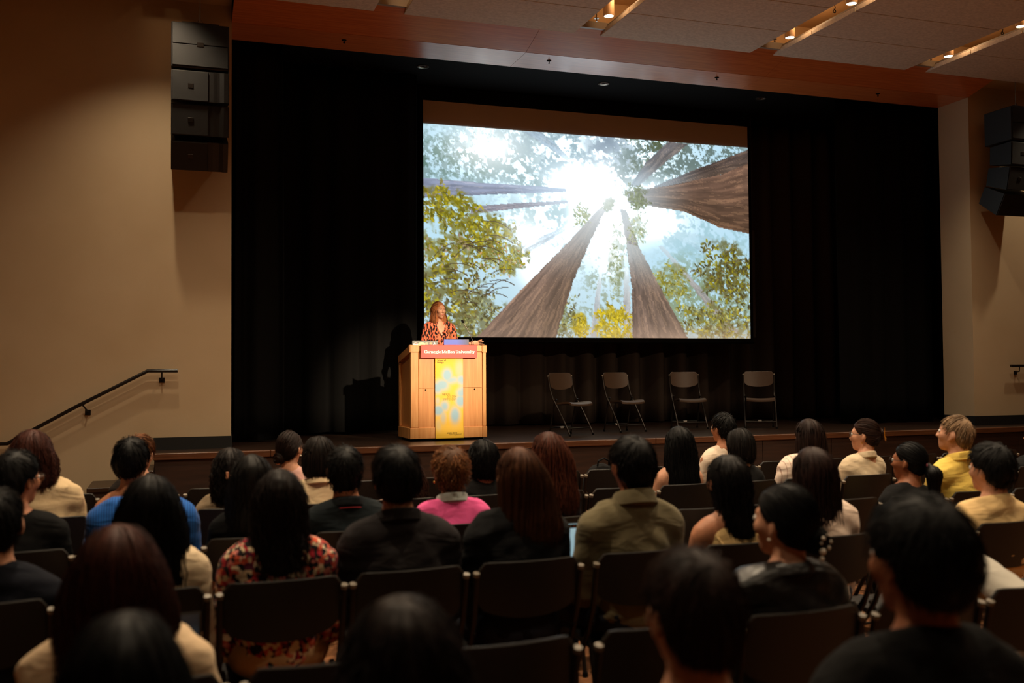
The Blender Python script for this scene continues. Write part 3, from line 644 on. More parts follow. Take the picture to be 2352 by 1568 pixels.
def laptop(name, loc, rz, label, lid_m, scr_m=None, W_=.33, D_=.23, ang=105, stickers=False, lid_t=.006):
    e = tag(empty(name, loc, rz), label, 'laptop')
    MB().box(-W_ / 2, W_ / 2, 0, D_, 0, .014, .004).build('base', lid_m, e)
    MB().box(-W_ / 2 + .02, W_ / 2 - .02, .03, D_ * .55, .0142, .0152).build('keyboard', M_BLACK, e)
    lid = empty('lid', (0, 0, .012)); lid.parent = e; lid.rotation_euler = (math.radians(ang - 90), 0, 0)
    MB().box(-W_ / 2, W_ / 2, -lid_t, 0, 0, D_, .003).build('shell', lid_m, lid)
    MB().box(-W_ / 2 + .008, W_ / 2 - .008, 0, .0012, .012, D_ - .006).build('screen', scr_m or M_BLACK, lid)
    if stickers:
        for n, (x, z, rx, rz_, c, rd) in enumerate([(-.125, .165, .038, .04, (236, 226, 214), 1), (-.122, .195, .026, .008, (214, 60, 56), 0), (-.045, .185, .05, .024, (206, 206, 130), 1), (.0, .14, .06, .025, (240, 232, 226), 1),
                (.02, .19, .022, .02, (120, 132, 92), 1), (.075, .192, .018, .014, (226, 124, 44), 1), (.125, .18, .03, .03, (240, 236, 232), 3), (.128, .178, .016, .016, (206, 60, 52), 3)]):
            N_ = {0: 4, 1: 18, 3: 3}[rd]; st = .5 if N_ == 4 else (-.5 if N_ == 3 else 0)
            P = [(x + rx * math.cos(2 * PI * (q + st) / N_ + (PI / 6 if N_ == 3 else 0)), z + rz_ * math.sin(2 * PI * (q + st) / N_ + (PI / 6 if N_ == 3 else 0))) for q in range(N_)]
            MB().prism(P, 1, -lid_t - .0006 - .0002 * n, -lid_t).build('sticker', mat('sticker_vinyl', rgb(*c), .4), lid)
    return e
def grad_mat(name, c0, c1, axis=0, lo=-.16, hi=.16, emit=0):
    m = mat(name, c0, .35); nt = m.node_tree; b = nt.nodes['Principled BSDF']; tc = nt.nodes.new('ShaderNodeTexCoord')
    sp = nt.nodes.new('ShaderNodeSeparateXYZ'); nt.links.new(tc.outputs['Object'], sp.inputs[0])
    mr = nt.nodes.new('ShaderNodeMapRange'); mr.inputs[1].default_value = lo; mr.inputs[2].default_value = hi; nt.links.new(sp.outputs[axis], mr.inputs[0])
    r = nt.nodes.new('ShaderNodeValToRGB'); r.color_ramp.elements[0].color = (*c0, 1); r.color_ramp.elements[1].color = (*c1, 1)
    nt.links.new(mr.outputs[0], r.inputs[0]); nt.links.new(r.outputs[0], b.inputs['Base Color'])
    if emit: nt.links.new(r.outputs[0], b.inputs['Emission Color']); b.inputs['Emission Strength'].default_value = emit
    return m
M_ALU = mat('space_grey_aluminium', rgb(56, 54, 53), .4, metal=.5)
slope = -math.atan(.125 / PD)
l1 = laptop('laptop', (3.05, 12.44, DT(.17) + .004), 0, 'grey laptop covered in stickers, open on the lectern', M_ALU, None, .34, .235, 98, True)
l1.rotation_euler = (slope, 0, 0)
mon = tag(empty('monitor', (3.475, 12.47, DT(.2) + .012)), 'low monitor with a glossy blue back on the lectern', 'monitor')
M_BLUEBK = grad_mat('glossy_blue_back', rgb(58, 82, 200), rgb(56, 52, 70), 0, .0, .17)
MB().box(-.17, .17, 0, .014, .03, .26, .004).build('panel', M_BLUEBK, mon)
MB().box(-.174, .174, .001, .018, .256, .263, .002).build('bezel', M_ALU, mon)
MB().box(-.08, .08, 0, .1, 0, .008).build('foot', M_ALU, mon)
MB().box(-.03, .03, .012, .03, .006, .06).build('stalk', M_ALU, mon)

# ------------------------------------------------------------------ folding chairs
def rounded_panel(W_, zb, zt_, yfun, n=16, mrow=8, t=.012):
    def F(side):
        def f(u, v):
            x = -W_ + 2 * W_ * u; e = abs(2 * u - 1)
            top = zt_ - .03 * max(0, (e - .86) / .14) ** 2.2; bot = zb + (.045) * e ** 2.4 + .02 * max(0, (e - .86) / .14) ** 2
            z = bot + (top - bot) * v
            return (x, yfun(x, z) + side * t / 2, z)
        return f
    b = MB(); b.grid(F(1), n, mrow); k = len(b.v); b.grid(F(-1), n, mrow); w_ = n + 1
    rim = [i for i in range(w_)] + [j * w_ + n for j in range(1, mrow + 1)] + [mrow * w_ + i for i in range(n - 1, -1, -1)] + [j * w_ for j in range(mrow - 1, 0, -1)]
    b.f += [(rim[q], rim[(q + 1) % len(rim)], rim[(q + 1) % len(rim)] + k, rim[q] + k) for q in range(len(rim))]
    return b
def make_chair(pm, tags=False):
    c = empty('folding_chair')
    yb = lambda x, z: -.02 + .045 * (1 - (x / .215) ** 2) * -.8 + (.84 - z) * .16 + .02
    rounded_panel(.213, .615, .845, yb).build('backrest', pm, c, True)
    MB().tube([(x, yb(x, .84) , .842 - .03 * max(0, (abs(x / .213) - .86) / .14) ** 2.2) for x in np.linspace(-.213, .213, 21)], .0065, 6).build('top_rim', M_RIM if pm is M_PLAST else pm, c, True)
    def seat(side):
        def f(u, v):
            x = -.205 + .41 * u; y = .05 + .40 * v; e = abs(2 * u - 1)
            y2 = y - .03 * e ** 4 * (v > .5) * (v - .5) * 2 + .02 * e ** 4 * (v < .5)
            z = .445 + .016 * math.cos(PI * (v - .75)) * .8 - .02 * max(0, (v - .88) / .12) ** 2 - .012 * (1 - e * e)
            return (x * (1 - .06 * (1 - v)), y2, z + (side - 1) * .5 * .024)
        return f
    b = MB(); b.grid(seat(1), 12, 12); k = len(b.v); b.grid(seat(-1), 12, 12); w_ = 13
    rim = [i for i in range(13)] + [j * 13 + 12 for j in range(1, 13)] + [12 * 13 + i for i in range(11, -1, -1)] + [j * 13 for j in range(11, 0, -1)]
    b.f += [(rim[q], rim[(q + 1) % 48], rim[(q + 1) % 48] + k, rim[q] + k) for q in range(48)]
    b.build('seat', pm, c, True)
    for s in (-1, 1):
        x = s * .224
        fl = MB().tube([(s * .226, -.003, .797), (x, .035, .62), (x, .085, .50), (x, .16, .40), (x, .27, .24), (x, .36, .10), (x, .41, 0.012)], .0125, 8).build('leg', M_STEEL, c, True)
        MB().lathe([(0, 0), (.016, 0), (.016, .022), (.013, .03), (0, .03)], (x, .41, 0), 10).build('foot_cap', M_BLACK, fl)
        MB().tube([(s * .226, -.007, .809), (s * .226, -.002, .794)], .0145, 8).build('tube_cap', M_CAP, fl)
        rl = MB().tube([(s * .205, .14, .49), (s * .205, .1, .44), (s * .205, .055, .25), (s * .205, .0, .012)], .0115, 8).build('leg', M_STEEL, c, True)
        MB().lathe([(0, 0), (.015, 0), (.015, .022), (.012, .03), (0, .03)], (s * .205, .0, 0), 10).build('foot_cap', M_BLACK, rl)
        MB().tube([(s * .219, .05, .56), (s * .219, .12, .47)], .008, 6).build('hinge_link', M_STEEL, c)
    MB().tube([(-.224, .36, .10), (.224, .36, .10)], .010, 8).build('stretcher', M_STEEL, c)
    rs = MB().tube([(-.205, .02, .1), (.205, .02, .1)], .009, 8).build('stretcher', M_STEEL, c)
    if tags: MB().box(-.035, .02, .008, .032, .085, .112, .002).build('paper_tag', M_TAG, rs)
    return c
stage_chair = make_chair(M_CHAIRB, True)
for n, (x, y, a, lab) in enumerate([(5.12, 12.62, 203, 'brown-lit folding chair on stage standing nearest to the lectern'), (6.1, 13.0, 193, 'second brown-lit folding chair on stage counting from the lectern'),
        (7.3, 13.3, 170, 'third brown-lit folding chair on stage counting from the lectern'), (8.33, 12.98, 151, 'brown-lit folding chair on stage farthest from the lectern')]):
    o = stage_chair if n == 0 else copy_tree(stage_chair)
    th = math.radians(a); o.location = (x + .2 * math.sin(th), y - .2 * math.cos(th), ST + .001); o.rotation_euler = (0, 0, th)
    tag(o, lab, 'chair', 'brown-lit folding chairs on stage')
bx = tag(empty('paper_box', (*[float(v) for v in on_z(2335, 973, ST)[:2]], ST)), 'small white box lying on the stage floor by the far wall', 'box')
MB().box(-.07, .07, -.04, .04, 0, .035, .003).build('carton', M_TAG, bx)
MB().box(-.072, .072, -.042, .042, .026, .038, .002).build('lid', M_TAG, bx)
tg = tag(MB().tube([(0, 0, .02), (.08, .02, .025), (.17, -.01, .02), (.22, .05, .02), (.3, .02, .02)], [.02, .025, .022, .02, .012], 7).build('cloth_bundle', mat('tan_cloth', rgb(150, 120, 80), .9), smooth=True), 'crumpled tan cloth bundle beside the small white box on stage', 'cloth')
tg.location = (bx.location.x + .16, bx.location.y + .08, ST)

# ------------------------------------------------------------------ soft-blended solids (people, clothes, hair)
def smin(a, b, k):
    if k <= 0: return np.minimum(a, b)
    h = np.clip(.5 + .5 * (b - a) / k, 0, 1)
    return b + (a - b) * h - k * h * (1 - h)
def d_prim(p, X, Y, Z):
    if p[0] == 'c':       # round cone from a to b
        a, b, ra, rb = p[1], p[2], p[3], p[4]; ab = b - a; L = max(ab @ ab, 1e-9)
        t = np.clip(((X - a[0]) * ab[0] + (Y - a[1]) * ab[1] + (Z - a[2]) * ab[2]) / L, 0, 1)
        return np.sqrt((X - a[0] - t * ab[0]) ** 2 + (Y - a[1] - t * ab[1]) ** 2 + (Z - a[2] - t * ab[2]) ** 2) - (ra + (rb - ra) * t)
    c, r, Rm = p[1], p[2], p[3]; x, y, z = X - c[0], Y - c[1], Z - c[2]
    if Rm is not None: x, y, z = (Rm[0, i] * x + Rm[1, i] * y + Rm[2, i] * z for i in range(3))
    k0 = np.sqrt((x / r[0]) ** 2 + (y / r[1]) ** 2 + (z / r[2]) ** 2); k1 = np.sqrt((x / r[0] ** 2) ** 2 + (y / r[1] ** 2) ** 2 + (z / r[2] ** 2) ** 2)
    return k0 * (k0 - 1) / np.maximum(k1, 1e-6)
def bounds(p):
    if p[0] == 'c': return np.minimum(p[1] - p[3], p[2] - p[4]), np.maximum(p[1] + p[3], p[2] + p[4])
    r = np.array(p[2]) if p[3] is None else np.full(3, max(p[2])); return p[1] - r, p[1] + r
A_ = lambda *v: np.array(v, float)
def cone(a, b, ra, rb, k=.02): return ('c', np.asarray(a, float), np.asarray(b, float), ra, rb, k)
def ell(c, r, Rm=None, k=.02): return ('e', np.asarray(c, float), tuple(r), Rm, None, k)
def ev(prims, P):
    d = np.full(len(P), 9.0)
    for p in prims: d = smin(d, d_prim(p, P[:, 0], P[:, 1], P[:, 2]), p[5])
    return d
def grad(prims, P, h=.004):
    g = np.stack([ev(prims, P + np.eye(3)[i] * h) - ev(prims, P - np.eye(3)[i] * h) for i in range(3)], 1)
    return g / np.maximum(np.linalg.norm(g, axis=1, keepdims=True), 1e-9)
def axis_pts(lo, hi, h, fine=None):
    if fine is None: return np.arange(lo, hi + h, h)
    a, b, hf = fine; a, b = max(a, lo), min(b, hi)
    seg = [np.arange(lo, a, h)] if a > lo else []
    seg += [np.arange(a, b, hf)]
    if b < hi: seg += [np.arange(b, hi + h, h)]
    x = np.unique(np.concatenate(seg)); return x[np.r_[True, np.diff(x) > 1e-4]]
def surface(prims, h, fine=None, disp=None, cuts=()):
    """surface-nets mesh of the smooth union of prims; fine = ((x0,x1),(y0,y1),(z0,z1),step)"""
    B = [bounds(p) for p in prims]; lo = np.min([b[0] for b in B], 0) - .03; hi = np.max([b[1] for b in B], 0) + .03
    ax = [axis_pts(lo[i], hi[i], h, None if fine is None else (fine[i][0], fine[i][1], fine[3])) for i in range(3)]
    f = np.full([len(a) for a in ax], .5)
    for p, (a, b) in zip(prims, B):
        m = .03 + p[5]; sl = []
        for i in range(3):
            i0 = max(0, np.searchsorted(ax[i], a[i] - m) - 1); i1 = min(len(ax[i]), np.searchsorted(ax[i], b[i] + m) + 1); sl.append(slice(i0, i1))
        sl = tuple(sl)
        d = d_prim(p, ax[0][sl[0]][:, None, None], ax[1][sl[1]][None, :, None], ax[2][sl[2]][None, None, :])
        f[sl] = smin(f[sl], d, p[5])
    G = None
    if disp is not None or cuts: G = (ax[0][:, None, None], ax[1][None, :, None], ax[2][None, None, :])
    if disp is not None: f = f + disp(*G)
    for c in cuts: f = np.maximum(f, c(*G))
    return surfnet(f, ax)
def surfnet(f, ax):
    s = f < 0; n = f.shape
    c = [(0, 0, 0), (1, 0, 0), (0, 1, 0), (1, 1, 0), (0, 0, 1), (1, 0, 1), (0, 1, 1), (1, 1, 1)]
    sub = lambda A, o: A[o[0]:n[0] - 1 + o[0], o[1]:n[1] - 1 + o[1], o[2]:n[2] - 1 + o[2]]
    cnt = sum(sub(s, o).astype(np.int8) for o in c); act = (cnt > 0) & (cnt < 8)
    I, J, K = np.nonzero(act); idx = np.full(act.shape, -1, np.int64); idx[I, J, K] = np.arange(len(I))
    val = [f[I + o[0], J + o[1], K + o[2]] for o in c]
    pos = [np.stack([ax[0][I + o[0]], ax[1][J + o[1]], ax[2][K + o[2]]], 1) for o in c]
    S = np.zeros((len(I), 3)); N = np.zeros(len(I))
    for a, b in [(0, 1), (2, 3), (4, 5), (6, 7), (0, 2), (1, 3), (4, 6), (5, 7), (0, 4), (1, 5), (2, 6), (3, 7)]:
        m = (val[a] < 0) != (val[b] < 0); t = np.where(m, val[a] / np.where(m, val[a] - val[b], 1), 0)[:, None]
        S += np.where(m[:, None], pos[a] * (1 - t) + pos[b] * t, 0); N += m
    V = S / N[:, None]; Q = []
    for d in range(3):
        e1, e2 = (d + 1) % 3, (d + 2) % 3
        o = [0, 0, 0]; o[d] = 1
        A = s[tuple(slice(0, n[q] - o[q]) for q in range(3))]; Bq = s[tuple(slice(o[q], n[q]) for q in range(3))]
        x = np.argwhere(A != Bq); x = x[(x[:, e1] > 0) & (x[:, e2] > 0) & (x[:, e1] < n[e1] - 1) & (x[:, e2] < n[e2] - 1)]
        if not len(x): continue
        def cell(a, b): y = x.copy(); y[:, e1] -= a; y[:, e2] -= b; return idx[y[:, 0], y[:, 1], y[:, 2]]
        q = np.stack([cell(1, 1), cell(0, 1), cell(0, 0), cell(1, 0)], 1); fl = ~A[x[:, 0], x[:, 1], x[:, 2]]
        q[fl] = q[fl][:, ::-1]; Q.append(q)
    return V, np.concatenate(Q)
def relax(V, Q, it=2, lam=.5):
    e = np.concatenate([Q[:, [0, 1]], Q[:, [1, 2]], Q[:, [2, 3]], Q[:, [3, 0]]]); e = np.concatenate([e, e[:, ::-1]])
    n = np.bincount(e[:, 0], minlength=len(V))[:, None]
    for _ in range(it):
        s = np.stack([np.bincount(e[:, 0], V[e[:, 1], i], len(V)) for i in range(3)], 1); V = V + lam * (s / np.maximum(n, 1) - V)
    return V
def rotz(a): c, s = math.cos(a), math.sin(a); return np.array([[c, -s, 0], [s, c, 0], [0, 0, 1.0]])
def rotx(a): c, s = math.cos(a), math.sin(a); return np.array([[1, 0, 0], [0, c, -s], [0, s, c]])
def roty(a): c, s = math.cos(a), math.sin(a); return np.array([[c, 0, s], [0, 1, 0], [-s, 0, c]])
def folds(seed, amp, sc=1.0):
    r = np.random.default_rng(seed); K = r.normal(0, 1, (5, 3)) * np.array([16, 16, 26]) * sc; ph = r.random(5) * 6.28; w_ = r.uniform(.5, 1, 5)
    def f(X, Y, Z):
        o = 0
        for k, p, q in zip(K, ph, w_):
            o = o + q * np.abs(np.sin(k[0] * X + k[1] * Y + k[2] * Z + p + .9 * np.sin(9 * Z + p)))
        return amp * (o / 3 - .55)
    return f
def strands_mesh(path, rad):
    N, Sg, _ = path.shape
    t = np.gradient(path, axis=1); t /= np.maximum(np.linalg.norm(t, axis=2, keepdims=True), 1e-9)
    ref = np.tile(np.array([.31, .2, .93]), (N, 1))[:, None, :]; a = np.cross(t, ref); a /= np.maximum(np.linalg.norm(a, axis=2, keepdims=True), 1e-9); b = np.cross(t, a)
    s = np.linspace(0, 1, Sg); pr = (1 - .85 * s ** 3) * np.minimum(1, .45 + 4 * s)
    R_ = (rad[:, None] * pr)[..., None]
    V = np.stack([path + R_ * (a * math.cos(q) + b * math.sin(q)) for q in (0, 2 * PI / 3, 4 * PI / 3)], 2).reshape(-1, 3)
    base = (np.arange(N)[:, None] * Sg + np.arange(Sg - 1)) * 3; Q = []
    for q in range(3):
        w_ = (q + 1) % 3; Q.append(np.stack([base + q, base + w_, base + 3 + w_, base + 3 + q], -1).reshape(-1, 4))
    return V, np.concatenate(Q)
def grow(prims, roots, flow, L, seg, off, r, wave=0., free=1.1, lift=0., curl=1.):
    p = roots.copy(); out = [p.copy()]; N = len(p); step = (L / seg)[:, None]; v = None
    for s in range(seg):
        n = grad(prims, p); g = flow(p); fr = s / seg > free
        if fr: t = .6 * v + np.array([0, 0, -.5])
        else: t = g - n * np.sum(g * n, 1, keepdims=True)
        t /= np.maximum(np.linalg.norm(t, axis=1, keepdims=True), 1e-9)
        if v is not None: t = t * .6 + v * .4; t /= np.maximum(np.linalg.norm(t, axis=1, keepdims=True), 1e-9)
        p = p + t * step
        if not fr:
            d = ev(prims, p)[:, None]; p = p - n * (d - off[:, None] - lift * (s / seg) ** 2)
        v = t; out.append(p.copy())
    P = np.stack(out, 1)
    if wave:
        s = np.linspace(0, 1, seg + 1)[None, :]; ph = r.random((N, 1)) * 6.28; fq = (4 + 5 * r.random((N, 1))) * curl
        A = (wave * r.uniform(.4, 1.2, (N, 1)) * np.minimum(1, s * 2.5))
        P[..., 0] += A * np.sin(fq * s * 3 + ph); P[..., 1] += .7 * A * np.cos(fq * s * 3 + ph * 1.7)
    return P

# ------------------------------------------------------------------ people materials
def skin_mat(name, c):
    m = mat(name, rgb(*c), .5, noise=(40, ONE, rgb(*[v * .96 for v in c]), rgb(*[min(255, v * 1.03) for v in c])))
    b = m.node_tree.nodes['Principled BSDF']; b.inputs['Specular IOR Level'].default_value = .35
    return m
SKIN = {'light': skin_mat('light_skin', (206, 150, 120)), 'mid': skin_mat('medium_skin', (184, 124, 92)), 'tan': skin_mat('tan_skin', (156, 98, 68)), 'deep': skin_mat('deep_skin', (128, 80, 56))}
_hm = {}
def hair_mat(c):
    if c in _hm: return _hm[c]
    m = mat('hair', rgb(*c), .52, spec=.16); nt = m.node_tree; b = nt.nodes['Principled BSDF']
    g = nt.nodes.new('ShaderNodeNewGeometry'); r = nt.nodes.new('ShaderNodeValToRGB')
    r.color_ramp.elements[0].color = (*rgb(*[v * .62 for v in c]), 1); r.color_ramp.elements[1].color = (*rgb(*[min(255, v * 1.22 + 2) for v in c]), 1)
    nt.links.new(g.outputs['Random Per Island'], r.inputs[0]); nt.links.new(r.outputs[0], b.inputs['Base Color'])
    _hm[c] = m; return m
_cm = {}
def cloth(c, kind='plain', rough=.9):
    key = (c, kind)
    if key in _cm: return _cm[key]
    bumps = {'plain': (420, ONE, .25, .002), 'knit': (170, (1, 1, 2.5), .55, .006), 'leather': (150, ONE, .2, .002), 'rib': (300, ONE, .1, .001), 'floral': (400, ONE, .2, .002), 'leaf': (400, ONE, .2, .002), 'stripe': (400, ONE, .2, .002)}
    m = mat(kind + '_cloth', rgb(*[v * (1.0 if max(c) > 90 else .62) for v in c]), .38 if kind == 'leather' else rough, spec=.5 if kind == 'leather' else .2, bump=bumps[kind])
    nt = m.node_tree; b = nt.nodes['Principled BSDF']
    bp1 = [n for n in nt.nodes if n.type == 'BUMP'][0]; tcw = nt.nodes.new('ShaderNodeTexCoord'); nw = nt.nodes.new('ShaderNodeTexNoise'); mpw = nt.nodes.new('ShaderNodeMapping')
    mpw.inputs['Rotation'].default_value = (.3, .5, .4); mpw.inputs['Scale'].default_value = (1, 1, 2.2); nw.inputs['Scale'].default_value = 6; nw.inputs['Detail'].default_value = 2; nw.inputs['Distortion'].default_value = .8
    nt.links.new(tcw.outputs['Object'], mpw.inputs[0]); nt.links.new(mpw.outputs[0], nw.inputs['Vector'])
    bp2 = nt.nodes.new('ShaderNodeBump'); bp2.inputs['Strength'].default_value = .45; bp2.inputs['Distance'].default_value = .028
    nt.links.new(nw.outputs['Fac'], bp2.inputs['Height']); nt.links.new(bp1.outputs[0], bp2.inputs['Normal']); nt.links.new(bp2.outputs[0], b.inputs['Normal'])
    b.inputs['Sheen Weight'].default_value = 0 if kind == 'leather' or max(c) < 90 else .1
    tc = nt.nodes.new('ShaderNodeTexCoord')
    def ramp(src, stops, const=True):
        r = nt.nodes.new('ShaderNodeValToRGB'); r.color_ramp.interpolation = 'CONSTANT' if const else 'LINEAR'
        for k, (p, cc) in enumerate(stops):
            e = r.color_ramp.elements[k] if k < 2 else r.color_ramp.elements.new(p)
            e.position = p; e.color = (*rgb(*cc), 1)
        nt.links.new(src, r.inputs[0]); return r
    if kind == 'floral':
        nz = nt.nodes.new('ShaderNodeTexNoise'); nz.inputs['Scale'].default_value = 28; nt.links.new(tc.outputs['Object'], nz.inputs['Vector'])
        mx = nt.nodes.new('ShaderNodeMix'); mx.data_type = 'VECTOR'; mx.inputs[0].default_value = .035
        nt.links.new(tc.outputs['Object'], mx.inputs[4]); nt.links.new(nz.outputs['Color'], mx.inputs[5])
        v = nt.nodes.new('ShaderNodeTexVoronoi'); v.inputs['Scale'].default_value = 60; nt.links.new(mx.outputs[1], v.inputs['Vector'])
        sp = nt.nodes.new('ShaderNodeSeparateColor'); nt.links.new(v.outputs['Color'], sp.inputs[0])
        r = ramp(sp.outputs[0], [(0, (30, 24, 26)), (.2, (168, 30, 44)), (.38, (222, 196, 158)), (.5, (206, 84, 56)), (.62, (92, 26, 52)), (.74, (222, 132, 120)), (.84, (34, 30, 26)), (.92, (236, 214, 180))])
        nt.links.new(r.outputs[0], b.inputs['Base Color'])
    if kind == 'leaf':
        prev = None
        for n, (rot, sc) in enumerate([((.2, .7, .3), (44, 44, 15)), ((.4, -.8, .2), (42, 42, 14)), ((.3, 1.65, .1), (42, 42, 15))]):
            mp = nt.nodes.new('ShaderNodeMapping'); mp.inputs['Rotation'].default_value = rot; mp.inputs['Scale'].default_value = sc
            nt.links.new(tc.outputs['Object'], mp.inputs[0]); v = nt.nodes.new('ShaderNodeTexVoronoi'); v.inputs['Scale'].default_value = 1.0; nt.links.new(mp.outputs[0], v.inputs['Vector'])
            lt = nt.nodes.new('ShaderNodeMath'); lt.operation = 'LESS_THAN'; lt.inputs[1].default_value = .37; nt.links.new(v.outputs['Distance'], lt.inputs[0])
            if prev is not None:
                mxx = nt.nodes.new('ShaderNodeMath'); mxx.operation = 'MAXIMUM'; nt.links.new(prev.outputs[0], mxx.inputs[0]); nt.links.new(lt.outputs[0], mxx.inputs[1]); prev = mxx
            else: prev = lt
        r = ramp(prev.outputs[0], [(0, c), (.5, (30, 26, 26))]); nt.links.new(r.outputs[0], b.inputs['Base Color'])
    if kind in ('rib', 'stripe'):
        wv = nt.nodes.new('ShaderNodeTexWave'); wv.bands_direction = 'X'; wv.inputs['Scale'].default_value = 28 if kind == 'rib' else 12; wv.inputs['Distortion'].default_value = .4
        nt.links.new(tc.outputs['Object'], wv.inputs['Vector'])
        d = [v * .42 for v in c] if kind == 'rib' else (190, 156, 142)
        r = ramp(wv.outputs['Fac'], [(0, d), (.5 if kind == 'rib' else .05, c)], kind == 'stripe'); nt.links.new(r.outputs[0], b.inputs['Base Color'])
    _cm[key] = m; return m
M_EYE = mat('eye_white', rgb(225, 220, 214), .2); M_IRIS = mat('dark_iris', rgb(36, 24, 18), .15)
M_SHOE = mat('dark_shoe', rgb(40, 36, 34), .5); M_JEAN = cloth((58, 66, 84)); M_DARKP = cloth((34, 32, 34)); M_KHAKI = cloth((196, 160, 116))
M_GFRAME = mat('dark_glasses_frame', rgb(36, 22, 20), .25); M_LENS = mat('clear_lens', (1, 1, 1), .02, trans=1.0)
M_GOLD = mat('gold_metal', rgb(212, 160, 84), .25, metal=1); M_PEARL = mat('pearl', rgb(236, 224, 206), .2, coat=.6); M_TANCLIP = mat('tan_plastic_clip', rgb(206, 140, 104), .4)
_eye = MB().sphere((0, 0, 0), .0125, 10, 8).sphere((0, .0075, 0), .0065, 8, 6).mesh('eye')
_eye.materials.append(M_EYE); _eye.materials.append(M_IRIS)
_eye.polygons.foreach_set('material_index', np.array([0] * 80 + [1] * 48, np.int32)); _eye.polygons.foreach_set('use_smooth', np.ones(128, bool))

# ------------------------------------------------------------------ a hand (palm, four fingers, thumb), right hand, pointing +Y, palm down
def hand_prims(spread=.12, curl=.25, mirror=1, s=1.0):
    P = [ell((0, .045, 0), (.040, .048, .015), None, .008), cone((0, -.02, .002), (0, .02, 0), .026, .03, .012)]
    for k, (x, L, r) in enumerate([(-.029, .066, .0085), (-.010, .078, .009), (.010, .073, .0088), (.028, .056, .0078)]):
        a = (x / .03) * spread; base = A_(x, .082, .002); d = A_(math.sin(a), math.cos(a), 0); p = base; b_ = 0
        for f, q in ((.45, .4), (.3, .8), (.25, 1.0)):
            b_ = curl * q * 2; n = p + (d * math.cos(b_) + A_(0, 0, -math.sin(b_))) * L * f; P.append(cone(p, n, r, r * .93, .004)); p = n; r *= .93
    t0, t1, t2, t3 = A_(-.03, .012, -.002), A_(-.054, .042, -.012), A_(-.066, .068, -.018), A_(-.070, .090, -.022)
    P += [cone(t0, t1, .016, .013, .01), cone(t1, t2, .0115, .0105, .004), cone(t2, t3, .0105, .0085, .004)]
    out = []
    for p in P:
        fl = A_(mirror, 1, 1) * s
        out.append(('c', p[1] * fl, p[2] * fl, p[3] * s, p[4] * s, p[5]) if p[0] == 'c' else ('e', p[1] * fl, tuple(np.array(p[2]) * s), None, None, p[5]))
    return out
HV, HQ = surface(hand_prims(.1, .2), .0075)
def place_hand(c, az, mirror):
    V = HV.copy(); Q = HQ
    if mirror < 0: V = V * A_(-1, 1, 1); Q = Q[:, ::-1]
    V = V @ rotx(-.15).T @ rotz(az).T + np.asarray(c); return V, Q
def join(parts):
    Vs, Qs, k = [], [], 0
    for V, Q in parts: Vs.append(V); Qs.append(Q + k); k += len(V)
    return np.concatenate(Vs), np.concatenate(Qs)
def xf(prims, Rm, c):
    out = []
    for p in prims:
        if p[0] == 'c': out.append(('c', Rm @ p[1] + c, Rm @ p[2] + c, p[3], p[4], p[5]))
        else: out.append(('e', Rm @ p[1] + c, p[2], Rm if p[3] is None else Rm @ p[3], None, p[5]))
    return out
def inflate(prims, e): return [('c', p[1], p[2], p[3] + e, p[4] + e, p[5]) if p[0] == 'c' else ('e', p[1], tuple(v + e for v in p[2]), p[3], None, p[5]) for p in prims]
def head_prims(male=True, ears=True):
    j = 1.0 if male else .92
    P = [ell((0, -.012, .022), (.073, .093, .09), None, .01), ell((0, .018, -.045), (.057 * j, .066, .068), None, .035), ell((0, .064, -.093), (.022 * j, .02, .018), None, .03),
         ell((0, .074, .026), (.046, .018, .013), None, .02), cone((0, .088, .012), (0, .104, -.026), .006, .0095 if not male else .0125, .014), ell((0, .097, -.03), (.0145 if not male else .017, .009, .008), None, .01),
         ell((.036, .062, -.02), (.026, .024, .024), None, .025), ell((-.036, .062, -.02), (.026, .024, .024), None, .025), ell((0, .078, -.061), (.022, .0135, .015), None, .02)]
    if ears:
        for s in (-1, 1): P.append(ell((s * .078, -.006, -.012), (.009, .021, .032), rotz(s * .45) @ rotx(-.15), .006)); P.append(ell((s * .076, .004, -.036), (.007, .01, .012), None, .006))
    return P
def collar_mesh(nb, rx, ry, h, flare, tilt=-.25, n=36, gap=.5):
    prof = [(-.004, -.025), (-.002, h), (.004, h + .004), (.010, h - .002), (.010 + flare, -.012), (.004 + flare * .6, -.02)]
    b = MB(); k = len(prof); vs = []
    for i in range(n + 1):
        a = PI / 2 + gap + (2 * PI - 2 * gap) * i / n; e = abs(2 * i / n - 1)
        for r, z in prof:
            x, y = (rx + r) * math.cos(a), (ry + r) * math.sin(a)
            vs.append((nb[0] + x, nb[1] + y, nb[2] + z + y * tilt - .012 * e ** 3))
    fs = [(i * k + j, (i + 1) * k + j, (i + 1) * k + (j + 1) % k, i * k + (j + 1) % k) for i in range(n) for j in range(k)] + [tuple(range(k)), tuple(range(n * k, (n + 1) * k))]
    return b.add(vs, fs)

